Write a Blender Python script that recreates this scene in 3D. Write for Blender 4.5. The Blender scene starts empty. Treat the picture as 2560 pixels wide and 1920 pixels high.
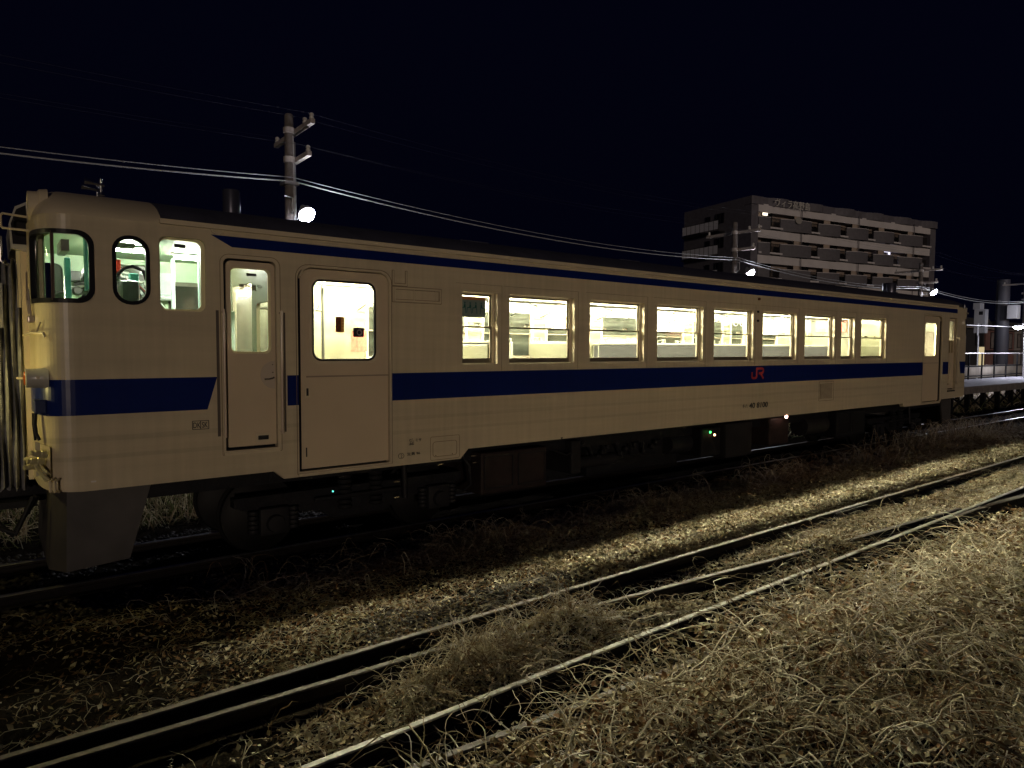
import bpy, bmesh, math, random
import numpy as np
from mathutils import Matrix, Vector
random.seed(7)
RNG = np.random.default_rng(11)
SC = bpy.context.scene
COL = SC.collection
R = math.radians
sin, cos, pi = math.sin, math.cos, math.pi

# ------------------------------------------------------------------ camera
CAMP = Vector((2.5383, -7.0915, 2.3460)); YAW, PIT, ROL, FPX = 0.65926, -0.051764, 0.0044809, 1700.15
fw = Vector((sin(YAW)*cos(PIT), cos(YAW)*cos(PIT), sin(PIT)))
rt = Vector((cos(YAW), -sin(YAW), 0)); up = rt.cross(fw)
r2 = cos(ROL)*rt + sin(ROL)*up; u2 = -sin(ROL)*rt + cos(ROL)*up
cd = bpy.data.cameras.new('camera'); cam = bpy.data.objects.new('camera', cd); COL.objects.link(cam)
m = Matrix((( r2.x, u2.x, -fw.x, CAMP.x), (r2.y, u2.y, -fw.y, CAMP.y), (r2.z, u2.z, -fw.z, CAMP.z), (0,0,0,1)))
cam.matrix_world = m
cd.sensor_width = 36; cd.lens = 36*FPX/2560; cd.clip_start = 0.05; cd.clip_end = 2000
SC.camera = cam
# ------------------------------------------------------------------ world, moonlight-level fill, exposure
W = bpy.data.worlds.new("World"); SC.world = W; W.use_nodes = True
wn = W.node_tree.nodes; wl = W.node_tree.links
bg = wn['Background']
sky = wn.new('ShaderNodeTexSky'); sky.sky_type = 'NISHITA'; sky.sun_disc = False
sky.sun_elevation = R(-4.5); sky.sun_rotation = R(200); sky.air_density = 1.0; sky.ozone_density = 3.0; sky.dust_density = 0.2
bg2 = wn.new('ShaderNodeBackground'); bg2.inputs['Color'].default_value = (.16, .20, 1.0, 1); bg2.inputs['Strength'].default_value = .0020
ash = wn.new('ShaderNodeAddShader'); wl.new(sky.outputs[0], bg.inputs['Color']); bg.inputs['Strength'].default_value = 0.05
wl.new(bg.outputs[0], ash.inputs[0]); wl.new(bg2.outputs[0], ash.inputs[1]); wl.new(ash.outputs[0], wn['World Output'].inputs['Surface'])
sd = bpy.data.lights.new('night_fill', 'SUN'); sd.energy = 0.23; sd.angle = R(3); sd.color = (1.0, 0.80, 0.64)
so = bpy.data.objects.new('night_fill', sd); COL.objects.link(so)
d = Vector((0.45, 1.0, -0.065)); so.rotation_euler = d.to_track_quat('-Z', 'Y').to_euler()
SC.view_settings.view_transform = 'Standard'; SC.view_settings.look = 'None'
SC.view_settings.exposure = 0.8; SC.view_settings.gamma = 1.0
SC.cycles.max_bounces = 6; SC.cycles.diffuse_bounces = 4; SC.cycles.glossy_bounces = 3
SC.cycles.transmission_bounces = 4; SC.cycles.transparent_max_bounces = 12
SC.cycles.sample_clamp_indirect = 6.0
SC.cycles.caustics_reflective = False; SC.cycles.caustics_refractive = False
SC.cycles.use_denoising = True

# ------------------------------------------------------------------ helpers
class MB:
    def __init__(s): s.v = []; s.f = []; s.m = []
    def add(s, vs, fs, mi=0):
        o = len(s.v); s.v += [tuple(v) for v in vs]; s.f += [tuple(i+o for i in f) for f in fs]; s.m += [mi]*len(fs)
        return s
    def box(s, x0, x1, y0, y1, z0, z1, mi=0):
        return s.add([(x0,y0,z0),(x1,y0,z0),(x1,y1,z0),(x0,y1,z0),(x0,y0,z1),(x1,y0,z1),(x1,y1,z1),(x0,y1,z1)],
                     [(0,3,2,1),(4,5,6,7),(0,1,5,4),(1,2,6,5),(2,3,7,6),(3,0,4,7)], mi)
    def bbox(s, x0, x1, y0, y1, z0, z1, b=0.01, mi=0):   # box with chamfered vertical+horizontal edges (via bmesh)
        bm = bmesh.new(); bmesh.ops.create_cube(bm, size=1)
        for v in bm.verts: v.co = Vector((x0+(v.co.x+.5)*(x1-x0), y0+(v.co.y+.5)*(y1-y0), z0+(v.co.z+.5)*(z1-z0)))
        bmesh.ops.bevel(bm, geom=bm.edges[:], offset=b, segments=2, affect='EDGES', profile=0.6)
        s.frombm(bm, mi); return s
    def frombm(s, bm, mi=0):
        bm.verts.index_update()
        s.add([v.co[:] for v in bm.verts], [[v.index for v in f.verts] for f in bm.faces], mi); bm.free()
    def cyl(s, p0, p1, r, n=12, rb=None, mi=0, cap=True):
        p0 = Vector(p0); p1 = Vector(p1); d = (p1-p0).normalized(); rb = r if rb is None else rb
        a = d.orthogonal().normalized(); b = d.cross(a)
        vs = []
        for p, q in ((p0, r), (p1, rb)):
            for i in range(n):
                t = 2*pi*i/n; vs.append(p + a*cos(t)*q + b*sin(t)*q)
        fs = [(i, (i+1) % n, n+(i+1) % n, n+i) for i in range(n)]
        if cap: fs += [tuple(range(n-1, -1, -1)), tuple(range(n, 2*n))]
        return s.add(vs, fs, mi)
    def tube(s, pts, r, n=8, mi=0):
        pts = [Vector(p) for p in pts]; vs = []; fs = []; a = None
        for i, p in enumerate(pts):
            t = ((pts[i+1]-p) if i == 0 else (p-pts[i-1]) if i == len(pts)-1 else (pts[i+1]-p).normalized()+(p-pts[i-1]).normalized()).normalized()
            if a is None: a = t.orthogonal().normalized()
            a = (a - t*a.dot(t)).normalized(); b = t.cross(a)
            for k in range(n): th = 2*pi*k/n; vs.append(p + a*cos(th)*r + b*sin(th)*r)
        for i in range(len(pts)-1):
            for k in range(n): fs.append((i*n+k, i*n+(k+1) % n, (i+1)*n+(k+1) % n, (i+1)*n+k))
        fs += [tuple(range(n-1, -1, -1)), tuple(range((len(pts)-1)*n, len(pts)*n))]
        return s.add(vs, fs, mi)
    def lathe(s, c, axis, prof, n=16, mi=0):   # prof: (along, radius)
        c = Vector(c); ax = Vector(axis).normalized(); a = ax.orthogonal().normalized(); b = ax.cross(a)
        vs = []; fs = []
        for (l, r) in prof:
            for k in range(n): th = 2*pi*k/n; vs.append(c+ax*l+a*cos(th)*r+b*sin(th)*r)
        for i in range(len(prof)-1):
            for k in range(n): fs.append((i*n+k, i*n+(k+1) % n, (i+1)*n+(k+1) % n, (i+1)*n+k))
        fs += [tuple(range(n-1, -1, -1)), tuple(range((len(prof)-1)*n, len(prof)*n))]
        return s.add(vs, fs, mi)
    def prism(s, poly, y0, y1, mi=0):           # polygon in (x,z), extruded in y
        n = len(poly)
        vs = [(p[0], y0, p[1]) for p in poly]+[(p[0], y1, p[1]) for p in poly]
        fs = [tuple(range(n)), tuple(range(2*n-1, n-1, -1))]+[(i, n+i, n+(i+1) % n, (i+1) % n) for i in range(n)]
        return s.add(vs, fs, mi)
    def xprism(s, poly, x0, x1, mi=0):          # polygon in (y,z), extruded in x
        n = len(poly)
        vs = [(x0, p[0], p[1]) for p in poly]+[(x1, p[0], p[1]) for p in poly]
        fs = [tuple(range(n-1, -1, -1)), tuple(range(n, 2*n))]+[(i, (i+1) % n, n+(i+1) % n, n+i) for i in range(n)]
        return s.add(vs, fs, mi)
    def build(s, name, mats, parent=None, smooth=False, mirror=None):
        me = bpy.data.meshes.new(name)
        me.from_pydata(s.v, [], s.f)
        if not isinstance(mats, (list, tuple)): mats = [mats]
        for mt in mats: me.materials.append(mt)
        if len(mats) > 1: me.polygons.foreach_set('material_index', s.m)
        bm = bmesh.new(); bm.from_mesh(me); bmesh.ops.recalc_face_normals(bm, faces=bm.faces[:])
        bm.to_mesh(me); bm.free()
        if smooth:
            me.polygons.foreach_set('use_smooth', [True]*len(me.polygons))
            try: me.set_sharp_from_angle(angle=R(38))
            except Exception: pass
        me.update()
        return link(name, me, parent)

def link(name, me, parent=None):
    o = bpy.data.objects.new(name, me); COL.objects.link(o)
    if parent is not None: adopt(o, parent)
    return o
def wm(o):      # world matrix without a depsgraph
    M = Matrix.LocRotScale(o.location, o.rotation_euler, o.scale)
    return (wm(o.parent) @ o.matrix_parent_inverse @ M) if o.parent else M
def adopt(o, parent):   # the mesh keeps its world coordinates
    o.parent = parent; o.matrix_parent_inverse = wm(parent).inverted()
def empty(name, loc, label, cat, group=None):
    o = bpy.data.objects.new(name, None); COL.objects.link(o); o.location = loc; o.empty_display_size = .2
    return tag(o, label, cat, group)
def tag(o, label=None, cat=None, group=None, kind=None):
    if label: o['label'] = label
    if cat: o['category'] = cat
    if group: o['group'] = group
    if kind: o['kind'] = kind
    return o
def copy_tree(o, parent=None):
    c = o.copy(); COL.objects.link(c)
    if parent is not None:
        c.parent = parent; c.matrix_parent_inverse = o.matrix_parent_inverse.copy()
    for ch in list(o.children): copy_tree(ch, c)
    return c

# materials
def mat(name, col, rough=.6, metal=0., var=0., scale=8., bump=0., bscale=40., coat=0., spec=.5, emit=None, estr=0., col2=None):
    M = bpy.data.materials.new(name); M.use_nodes = True; nt = M.node_tree; b = nt.nodes['Principled BSDF']
    b.inputs['Base Color'].default_value = (*col, 1); b.inputs['Roughness'].default_value = rough; b.inputs['Metallic'].default_value = metal
    b.inputs['Coat Weight'].default_value = coat; b.inputs['Coat Roughness'].default_value = .12; b.inputs['Specular IOR Level'].default_value = spec
    tc = nt.nodes.new('ShaderNodeTexCoord')
    if var > 0 or col2:
        n = nt.nodes.new('ShaderNodeTexNoise'); n.inputs['Scale'].default_value = scale; n.inputs['Detail'].default_value = 5
        nt.links.new(tc.outputs['Object'], n.inputs['Vector'])
        r = nt.nodes.new('ShaderNodeValToRGB'); r.color_ramp.elements[0].position = .3; r.color_ramp.elements[1].position = .7
        c2 = col2 or tuple(min(1, c*(1+var)) for c in col); c1 = col if col2 else tuple(c*(1-var) for c in col)
        r.color_ramp.elements[0].color = (*c1, 1); r.color_ramp.elements[1].color = (*c2, 1)
        nt.links.new(n.outputs['Fac'], r.inputs['Fac']); nt.links.new(r.outputs['Color'], b.inputs['Base Color'])
    if bump > 0:
        n = nt.nodes.new('ShaderNodeTexNoise'); n.inputs['Scale'].default_value = bscale; n.inputs['Detail'].default_value = 4
        nt.links.new(tc.outputs['Object'], n.inputs['Vector'])
        bp = nt.nodes.new('ShaderNodeBump'); bp.inputs['Strength'].default_value = bump; bp.inputs['Distance'].default_value = .02
        nt.links.new(n.outputs['Fac'], bp.inputs['Height']); nt.links.new(bp.outputs['Normal'], b.inputs['Normal'])
    if emit:
        b.inputs['Emission Color'].default_value = (*emit, 1); b.inputs['Emission Strength'].default_value = estr
    return M

IVORY = (.58, .495, .34); BLUE = (.004, .014, .115)
def body_paint():
    M = mat('ivory_blue_paint', IVORY, rough=.30, spec=.22)
    nt = M.node_tree; N = nt.nodes; L = nt.links; b = N['Principled BSDF']
    tc = N.new('ShaderNodeTexCoord'); sp = N.new('ShaderNodeSeparateXYZ'); L.new(tc.outputs['Object'], sp.inputs[0])
    X, Y, Z = sp.outputs
    def mth(op, a, bb=None):
        n = N.new('ShaderNodeMath'); n.operation = op
        for i, q in enumerate((a, bb)):
            if q is None: continue
            if isinstance(q, (int, float)): n.inputs[i].default_value = q
            else: L.new(q, n.inputs[i])
        return n.outputs[0]
    def band(v, a, c): return mth('MULTIPLY', mth('GREATER_THAN', v, a), mth('LESS_THAN', v, c))
    zb = band(Z, 1.737, 2.056)
    # front belt ends on a slant, then panels between the doors
    slant = mth('SUBTRACT', X, mth('MULTIPLY', mth('SUBTRACT', Z, 1.737), .30))
    f1 = mth('LESS_THAN', slant, 4.253)
    segs = f1
    for a, c in ((5.045, 5.175), (6.27, 21.10), (22.14, 22.50)):
        segs = mth('ADD', segs, band(X, a, c))
    slr = mth('ADD', X, mth('MULTIPLY', mth('SUBTRACT', Z, 1.737), .25))
    segs = mth('ADD', segs, mth('GREATER_THAN', slr, 23.33))
    belt = mth('MULTIPLY', zb, segs)
    # upper stripe
    s1 = mth('SUBTRACT', X, mth('MULTIPLY', mth('SUBTRACT', 3.445, Z), 1.9))
    st = mth('MULTIPLY', band(Z, 3.34, 3.445), mth('MULTIPLY', mth('GREATER_THAN', s1, 4.31), mth('LESS_THAN', X, 23.0)))
    mask = mth('MINIMUM', mth('ADD', belt, st), 1.0)
    # faint grime: long horizontal wipes and rain streaks; then painted rail reflections
    mp = N.new('ShaderNodeMapping'); mp.inputs['Scale'].default_value = (.5, .5, 7); L.new(tc.outputs['Object'], mp.inputs[0])
    n1 = N.new('ShaderNodeTexNoise'); n1.inputs['Scale'].default_value = 1.2; n1.inputs['Detail'].default_value = 7; L.new(mp.outputs[0], n1.inputs['Vector'])
    mp2 = N.new('ShaderNodeMapping'); mp2.inputs['Scale'].default_value = (9, 9, .5); L.new(tc.outputs['Object'], mp2.inputs[0])
    n2 = N.new('ShaderNodeTexNoise'); n2.inputs['Scale'].default_value = 1.5; n2.inputs['Detail'].default_value = 6; L.new(mp2.outputs[0], n2.inputs['Vector'])
    rr = N.new('ShaderNodeMapRange'); rr.inputs['From Min'].default_value = .3; rr.inputs['From Max'].default_value = .75
    rr.inputs['To Min'].default_value = 1.04; rr.inputs['To Max'].default_value = .76; L.new(mth('MULTIPLY', mth('ADD', n1.outputs['Fac'], n2.outputs['Fac']), .5), rr.inputs['Value'])
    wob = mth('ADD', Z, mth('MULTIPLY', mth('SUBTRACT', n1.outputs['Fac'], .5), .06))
    refl = mth('ADD', band(wob, 1.50, 1.545), band(wob, 1.335, 1.375))  # two dark bands: reflections of the rails painted into the colour
    rr2 = mth('SUBTRACT', rr.outputs[0], mth('MULTIPLY', refl, .09))
    mx = N.new('ShaderNodeMix'); mx.data_type = 'RGBA'; L.new(mask, mx.inputs['Factor'])
    mx.inputs[6].default_value = (*IVORY, 1); mx.inputs[7].default_value = (*BLUE, 1)
    vm = N.new('ShaderNodeVectorMath'); vm.operation = 'SCALE'; L.new(mx.outputs[2], vm.inputs[0]); L.new(rr2, vm.inputs['Scale'])
    L.new(vm.outputs[0], b.inputs['Base Color'])
    # gentle panel ripple, strongest in the reflections
    n3 = N.new('ShaderNodeTexNoise'); n3.inputs['Scale'].default_value = 2.2; n3.inputs['Detail'].default_value = 2
    mp3 = N.new('ShaderNodeMapping'); mp3.inputs['Scale'].default_value = (.7, 1, 2.2); L.new(tc.outputs['Object'], mp3.inputs[0]); L.new(mp3.outputs[0], n3.inputs['Vector'])
    bp = N.new('ShaderNodeBump'); bp.inputs['Strength'].default_value = .25; bp.inputs['Distance'].default_value = .012
    L.new(n3.outputs['Fac'], bp.inputs['Height']); L.new(bp.outputs['Normal'], b.inputs['Normal'])
    return M
def glass_mat(name='window_glass', tint=(.93, .96, .94), g=.10):
    M = bpy.data.materials.new(name); M.use_nodes = True; nt = M.node_tree; N = nt.nodes; N.remove(N['Principled BSDF'])
    t = N.new('ShaderNodeBsdfTransparent'); t.inputs[0].default_value = (*tint, 1)
    gl = N.new('ShaderNodeBsdfGlossy'); gl.inputs['Roughness'].default_value = .02
    lw = N.new('ShaderNodeLayerWeight'); lw.inputs['Blend'].default_value = .5
    pw = N.new('ShaderNodeMath'); pw.operation = 'POWER'; nt.links.new(lw.outputs['Facing'], pw.inputs[0]); pw.inputs[1].default_value = 5
    fr = N.new('ShaderNodeMath'); fr.operation = 'MULTIPLY_ADD'; nt.links.new(pw.outputs[0], fr.inputs[0]); fr.inputs[1].default_value = .8; fr.inputs[2].default_value = .035
    mx = N.new('ShaderNodeMixShader'); nt.links.new(fr.outputs[0], mx.inputs[0]); nt.links.new(t.outputs[0], mx.inputs[1]); nt.links.new(gl.outputs[0], mx.inputs[2])
    nt.links.new(mx.outputs[0], N['Material Output'].inputs[0]); return M
def emis(name, col, s):
    M = bpy.data.materials.new(name); M.use_nodes = True; nt = M.node_tree; N = nt.nodes; N.remove(N['Principled BSDF'])
    e = N.new('ShaderNodeEmission'); e.inputs[0].default_value = (*col, 1); e.inputs[1].default_value = s
    nt.links.new(e.outputs[0], N['Material Output'].inputs[0]); return M

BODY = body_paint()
M_IV = mat('ivory_paint', IVORY, rough=.36, spec=.3, var=.05, scale=3)
M_ROOF = mat('roof_dark_grey', (.055, .055, .075), rough=.55, var=.2, scale=4, bump=.2)
M_RUB = mat('black_rubber', (.008, .008, .012), rough=.4, spec=.15)
M_BRONZE = mat('sash_metal', (.20, .17, .12), rough=.4, metal=.5)
M_CREAM = mat('interior_cream', (.090, .089, .050), rough=.5)
M_WHITE = mat('interior_white', (.22, .22, .19), rough=.5)
M_MINT = mat('cab_mint', (.30, .42, .27), rough=.5, var=.05)
M_TEAL = mat('cab_teal', (.06, .36, .32), rough=.45)
M_FLOOR = mat('lino_floor', (.05, .048, .04), rough=.6)
M_SEAT = mat('seat_moquette', (.013, .013, .0115), rough=.95, var=.25, scale=70, bump=.6, bscale=160)
M_SEATW = mat('seat_frame_cream', (.16, .16, .12), rough=.45)
M_STEEL = mat('polished_steel', (.55, .55, .55), rough=.25, metal=1)
M_DKST = mat('underframe_black', (.008, .008, .010), spec=.2, rough=.6, var=.3, scale=9, bump=.3)
M_GREY = mat('underframe_grey', (.014, .0135, .015), spec=.2, rough=.6, var=.2, scale=5)
M_LEATH = mat('driver_seat_vinyl', (.03, .03, .032), rough=.4)
M_BELLOW = mat('bellows_canvas', (.20, .20, .205), rough=.6, var=.25, scale=12, bump=.4)
M_GLASS = glass_mat()
M_GLASSF = bpy.data.materials.new('far_window_glass'); M_GLASSF.use_nodes = True
_n = M_GLASSF.node_tree; _N = _n.nodes; _b = _N['Principled BSDF']; _b.inputs['Base Color'].default_value = (.022, .025, .018, 1); _b.inputs['Roughness'].default_value = .12; _b.inputs['Specular IOR Level'].default_value = 1.0
_t = _N.new('ShaderNodeBsdfTransparent'); _m = _N.new('ShaderNodeMixShader'); _m.inputs[0].default_value = .9
_n.links.new(_t.outputs[0], _m.inputs[1]); _n.links.new(_b.outputs[0], _m.inputs[2]); _n.links.new(_m.outputs[0], _N['Material Output'].inputs[0])
M_BLK = mat('marking_black', (.012, .012, .012), rough=.5)
M_RED = mat('marking_red', (.45, .05, .045), rough=.45)
M_TUBE = emis('fluorescent_tube', (1.0, .925, .67), 800)
M_TUBEC = emis('cab_lamp_glow', (.98, 1.0, .84), 185)
M_RAIL = mat('rail_rusty', (.022, .016, .013), rough=.65, metal=.3, var=.4, scale=20, bump=.3)
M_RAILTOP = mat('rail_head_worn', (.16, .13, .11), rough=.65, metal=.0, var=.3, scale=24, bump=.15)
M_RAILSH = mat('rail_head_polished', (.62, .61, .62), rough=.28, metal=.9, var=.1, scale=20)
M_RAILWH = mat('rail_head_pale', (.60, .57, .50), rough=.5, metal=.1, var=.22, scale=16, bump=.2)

# 2D sheet with holes: outline and holes are point lists
def sheet(outline, holes, th, cuts=()):
    cu = bpy.data.curves.new('tmp', 'CURVE'); cu.dimensions = '2D'; cu.fill_mode = 'BOTH'; cu.extrude = th/2
    for ring in [outline]+list(holes):
        sp = cu.splines.new('POLY'); sp.points.add(len(ring)-1)
        for i, p in enumerate(ring): sp.points[i].co = (p[0], p[1], 0, 1)
        sp.use_cyclic_u = True
    o = bpy.data.objects.new('tmp', cu); COL.objects.link(o)
    me = bpy.data.meshes.new_from_object(o)
    bpy.data.objects.remove(o); bpy.data.curves.remove(cu)
    bm = bmesh.new(); bm.from_mesh(me); bpy.data.meshes.remove(me)
    bmesh.ops.remove_doubles(bm, verts=bm.verts[:], dist=1e-5)
    for c in cuts:
        bmesh.ops.bisect_plane(bm, geom=bm.verts[:]+bm.edges[:]+bm.faces[:], plane_co=(c, 0, 0), plane_no=(1, 0, 0), dist=1e-5)
    for v in bm.verts: v.co = Vector((v.co.x, v.co.y, v.co.z+th/2))
    return bm
def rr(x0, x1, z0, z1, r=.05, n=6):
    if isinstance(r, (int, float)): r = (r,)*4
    out = []
    for (cx, cz, a0, q) in ((x1-r[0], z0+r[0], -90, r[0]), (x1-r[1], z1-r[1], 0, r[1]), (x0+r[2], z1-r[2], 90, r[2]), (x0+r[3], z0+r[3], 180, r[3])):
        if q < 1e-4: out.append((cx, cz)); continue
        for i in range(n+1): t = R(a0+90*i/n); out.append((cx+q*cos(t), cz+q*sin(t)))
    return out

def text(name, s, size, x, y, z, m_, parent=None, rot=(R(90), 0, 0), depth=.001, shear=0., align='LEFT', sx=1., thick=0.):
    cu = bpy.data.curves.new(name, 'FONT'); cu.body = s; cu.size = size; cu.extrude = depth; cu.shear = shear; cu.align_x = align; cu.offset = thick
    o = bpy.data.objects.new(name, cu); COL.objects.link(o)
    me = bpy.data.meshes.new_from_object(o); bpy.data.objects.remove(o); bpy.data.curves.remove(cu)
    M = Matrix.LocRotScale(Vector((x, y, z)), __import__('mathutils').Euler(rot), Vector((sx, 1, 1)))
    me.transform(M); me.materials.clear(); me.materials.append(m_)
    return link(name, me, parent)

# ------------------------------------------------------------------ plan curve of the car body
XR = 23.90           # rear end plane
def bez(P, n):
    out = []
    for i in range(n+1):
        u = i/n; a, b, c, d_ = P
        out.append(tuple((1-u)**3*a[k]+3*(1-u)**2*u*b[k]+3*(1-u)*u*u*c[k]+u**3*d_[k] for k in (0, 1)))
    return out
front = bez(((3.2, 0), (2.98, 0), (2.905, .12), (2.89, .48)), 16)+[(2.882, .8), (2.878, 1.1), (2.876, 1.4)]
sF = [3.2]
for i in range(1, len(front)): sF.append(sF[-1]-math.dist(front[i], front[i-1]))
rear = [(2.89+XR-p[0]-.014, p[1]) for p in front]
XT = rear[0][0]
sR = [XT+(3.2-s) for s in sF]
SMIN, SMAX = sF[-1], sR[-1]
def P(s):
    if 3.2 <= s <= XT: return Vector((s, 0)), Vector((0, 1))
    tab, ss = (front, sF) if s < 3.2 else (rear, sR)
    a = np.array(ss); k = None
    for i in range(len(ss)-1):
        lo, hi = min(ss[i], ss[i+1]), max(ss[i], ss[i+1])
        if lo-1e-6 <= s <= hi+1e-6: k = i; break
    if k is None: k = len(ss)-2
    u = (s-ss[k])/(ss[k+1]-ss[k]); p = Vector(tab[k]).lerp(Vector(tab[k+1]), u)
    def tang(i):
        j0, j1 = max(0, i-1), min(len(tab)-1, i+1); t = Vector(tab[j1])-Vector(tab[j0])
        return (t if s >= 3.2 else -t).normalized()
    t = tang(k).lerp(tang(k+1), u).normalized()
    n = Vector((-t.y, t.x))
    return p, n
def wrapbm(bm, t0=0.):
    for v in bm.verts:
        p, n = P(v.co.x); q = p+n*(v.co.z+t0); v.co = Vector((q.x, q.y, v.co.y))
    return bm
CUTS = sF[1:-1]+sR[1:-1]+[3.2, XT]
def mirror_y(bm):
    bm2 = bm.copy()
    for v in bm2.verts: v.co.y = 2.8-v.co.y
    return bm2
ZT = 3.50
def skin(name, outline, holes, th, t0, m_, parent, both=False, cuts=CUTS):
    bm = wrapbm(sheet(outline, holes, th, cuts), t0)
    mb = MB()
    if both: mb.frombm(mirror_y(bm))
    mb.frombm(bm)
    return mb.build(name, m_, parent)

# ------------------------------------------------------------------ RAILCAR
CAR = empty('railcar', (2.88, 1.4, 0), 'long ivory railcar with blue belt and lit windows standing on the track', 'railcar')
def sp(px): return px
cornerwin = [(3.00+dx, z) for dx, z in []]
# corner window hole in (s,z)
CW0, CW1 = 3.2-.62, 3.325
def cornerhole(e=0.):
    return rr(CW0-e, CW1+e, 2.735-e, 3.365+e, (.12+e, .12+e, .07+e, .07+e))
def zs(s):  # skirt profile handled in outline
    return 0
outline = [(SMIN, 1.10), (3.2-.5, 1.09), (3.2, 1.055), (4.895, 1.055), (4.935, 1.02), (5.0, .965), (7.22, .965), (7.34, 1.082),
           (19.84, 1.082), (19.92, .997), (22.03, .997), (22.12, 1.085), (XT, 1.10), (SMAX, 1.12), (SMAX, ZT), (SMIN, ZT)]
wins = [(7.246, 7.79), (7.985, 9.146), (9.455, 10.616), (10.925, 12.086), (12.395, 13.556), (13.865, 15.026), (15.335, 16.496), (16.79, 17.36), (17.67, 18.85)]
WZ0, WZ1 = 2.152, 3.058
holes = [rr(a, b, WZ0, WZ1, .015, 2) for a, b in wins]
holes += [cornerhole(), rr(3.485, 3.755, 2.75, 3.345, .125), rr(3.852, 4.262, 2.69, 3.388, .07)]
CD = (4.42, 4.94, 1.31, 3.232); PD = (5.165, 6.24, 1.02, 3.20)
RD = (20.93, 22.0, 1.05, 3.22); RC = (22.50, 23.0, 1.32, 3.21)
holes += [rr(*CD, (.01, .06, .06, .01)), rr(*PD, (.01, .12, .12, .01)), rr(*RD, (.01, .12, .12, .01)), rr(*RC, (.01, .03, .03, .01)),
          rr(XT+.06, XT+.34, 2.74, 3.30, .12)]
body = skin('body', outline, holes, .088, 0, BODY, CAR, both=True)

# roof: superellipse section, ends closed with a short rounded dome
def roofz(y, h=.375): return ZT + h*max(0., 1-abs(1-y/1.4)**2.2)**.667
NY = 28
def roof_piece(name, xs, mt, shrink):
    mb = MB(); vs = []; fs = []
    for x in xs:
        k, kw = shrink(x)
        for j in range(NY+1):
            u = j/NY; y = 1.4-1.4*cos(pi*u)          # 0..2.8
            yy = 1.4+(y-1.4)*kw
            vs.append((x, yy, ZT-.004+(roofz(y)-ZT)*k))
    n = NY+1
    for i in range(len(xs)-1):
        for j in range(NY): fs.append((i*n+j, i*n+j+1, (i+1)*n+j+1, (i+1)*n+j))
    mb.add(vs, fs)
    return mb
def shr(x):
    if x < 3.16:
        t = max(0, min(1, (3.16-x)/(3.16-2.88))); k = .62+.38*math.sqrt(max(0, 1-t*t)); 
        # plan half width at x
        xs_ = [p[0] for p in front][::-1]; ys_ = [p[1] for p in front][::-1]
        y = float(np.interp(x, xs_, ys_)); return k, 1-y*.92/1.4
    if x > XT-.02:
        q = 2.89+XR-.014-x
        t = max(0, min(1, (3.16-q)/(3.16-2.88))); k = .55+.45*math.sqrt(max(0, 1-t*t))
        xs_ = [p[0] for p in front][::-1]; ys_ = [p[1] for p in front][::-1]
        y = float(np.interp(q, xs_, ys_)); return k, 1-y*.92/1.4
    return 1., 1.
xsF = [2.885, 2.89, 2.90, 2.915, 2.935, 2.96, 3.0, 3.05, 3.10, 3.16, 3.4, 3.88]
mb = roof_piece('front_roof_cap', xsF, M_IV, shr)
mb.v = [(v[0]+((v[2]-ZT)*.24*(3.16-v[0])/.28 if v[0] < 3.16 else 0), v[1], v[2]) for v in mb.v]
n = NY+1; mb.f.append(tuple(range(n))); mb.m.append(0)
mb.build('front_roof_cap', M_IV, CAR, smooth=True)
xsR = [3.88, 4.5, 23.0]
roof_piece('roof', xsR, M_ROOF, shr).build('roof', M_ROOF, CAR, smooth=True)
mb = roof_piece('rear_roof_cap', [23.0, XT-.02]+[2.89+XR-.014-x for x in xsF[:10]][::-1], M_ROOF, shr)
L_ = len(mb.v); mb.f.append(tuple(range(L_-n, L_))); mb.m.append(0)
mb.build('rear_roof_cap', M_ROOF, CAR, smooth=True)
# gutter rails
mb = MB()
for sy in (0, 1):
    f = (lambda y: y) if sy == 0 else (lambda y: 2.8-y)
    a = [f(-.03), f(.02)]
    mb.box(3.86, 22.98, min(a), max(a), 3.500, 3.545)
    a = [f(-.012), f(.0)]
    mb.box(4.44, 22.98, min(a), max(a), 3.452, 3.464)
mb.tube([(3.9, -.008, 3.535), (4.29, -.008, 3.53), (4.325, -.008, 3.47), (4.36, -.008, 3.455)], .007, 6)
mb.tube([(4.40, -.008, 3.455), (4.45, -.008, 3.502), (4.6, -.008, 3.50)], .007, 6)
mb.build('gutter_rail', M_IV, CAR)
# roof furniture
def vent(x, y, r, h, name='roof_ventilator'):
    z = roofz(y)-.02
    m1 = MB(); m1.lathe((x, y, z), (0, 0, 1), [(0, r*1.25), (.03, r*1.22), (.035, r), (h-.02, r), (h, r*.93)], 20)
    return m1.build(name, mat('vent_metal_%d' % x, (.09, .09, .12), rough=.3, metal=.6), CAR, smooth=True)
vent(4.83, 1.15, .095, .30, 'exhaust_stack'); vent(21.6, 1.15, .165, .28)
for yy in (.85, 1.12):
    mb = MB()
    mb.lathe((3.50, yy, roofz(.95)), (0, 0, 1), [(0, .035), (.02, .03), (.03, .014), (.075, .013)], 10)
    mb.lathe((3.53, yy, roofz(.95)+.10), (-1, 0, .15), [(0, .016), (.10, .02), (.17, .034), (.172, .03)], 12)
    mb.cyl((3.50, yy, roofz(.95)+.07), (3.50, yy, roofz(.95)+.16), .014)
    mb.build('roof_horn', M_STEEL, CAR, smooth=True)
for x in (8.2, 11.5, 14.8, 18.0):
    m1 = MB(); m1.bbox(x-.25, x+.25, 1.1, 1.7, roofz(1.1)-.04, roofz(1.4)+.03, .02); m1.build('roof_ventilator', M_ROOF, CAR)

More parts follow.
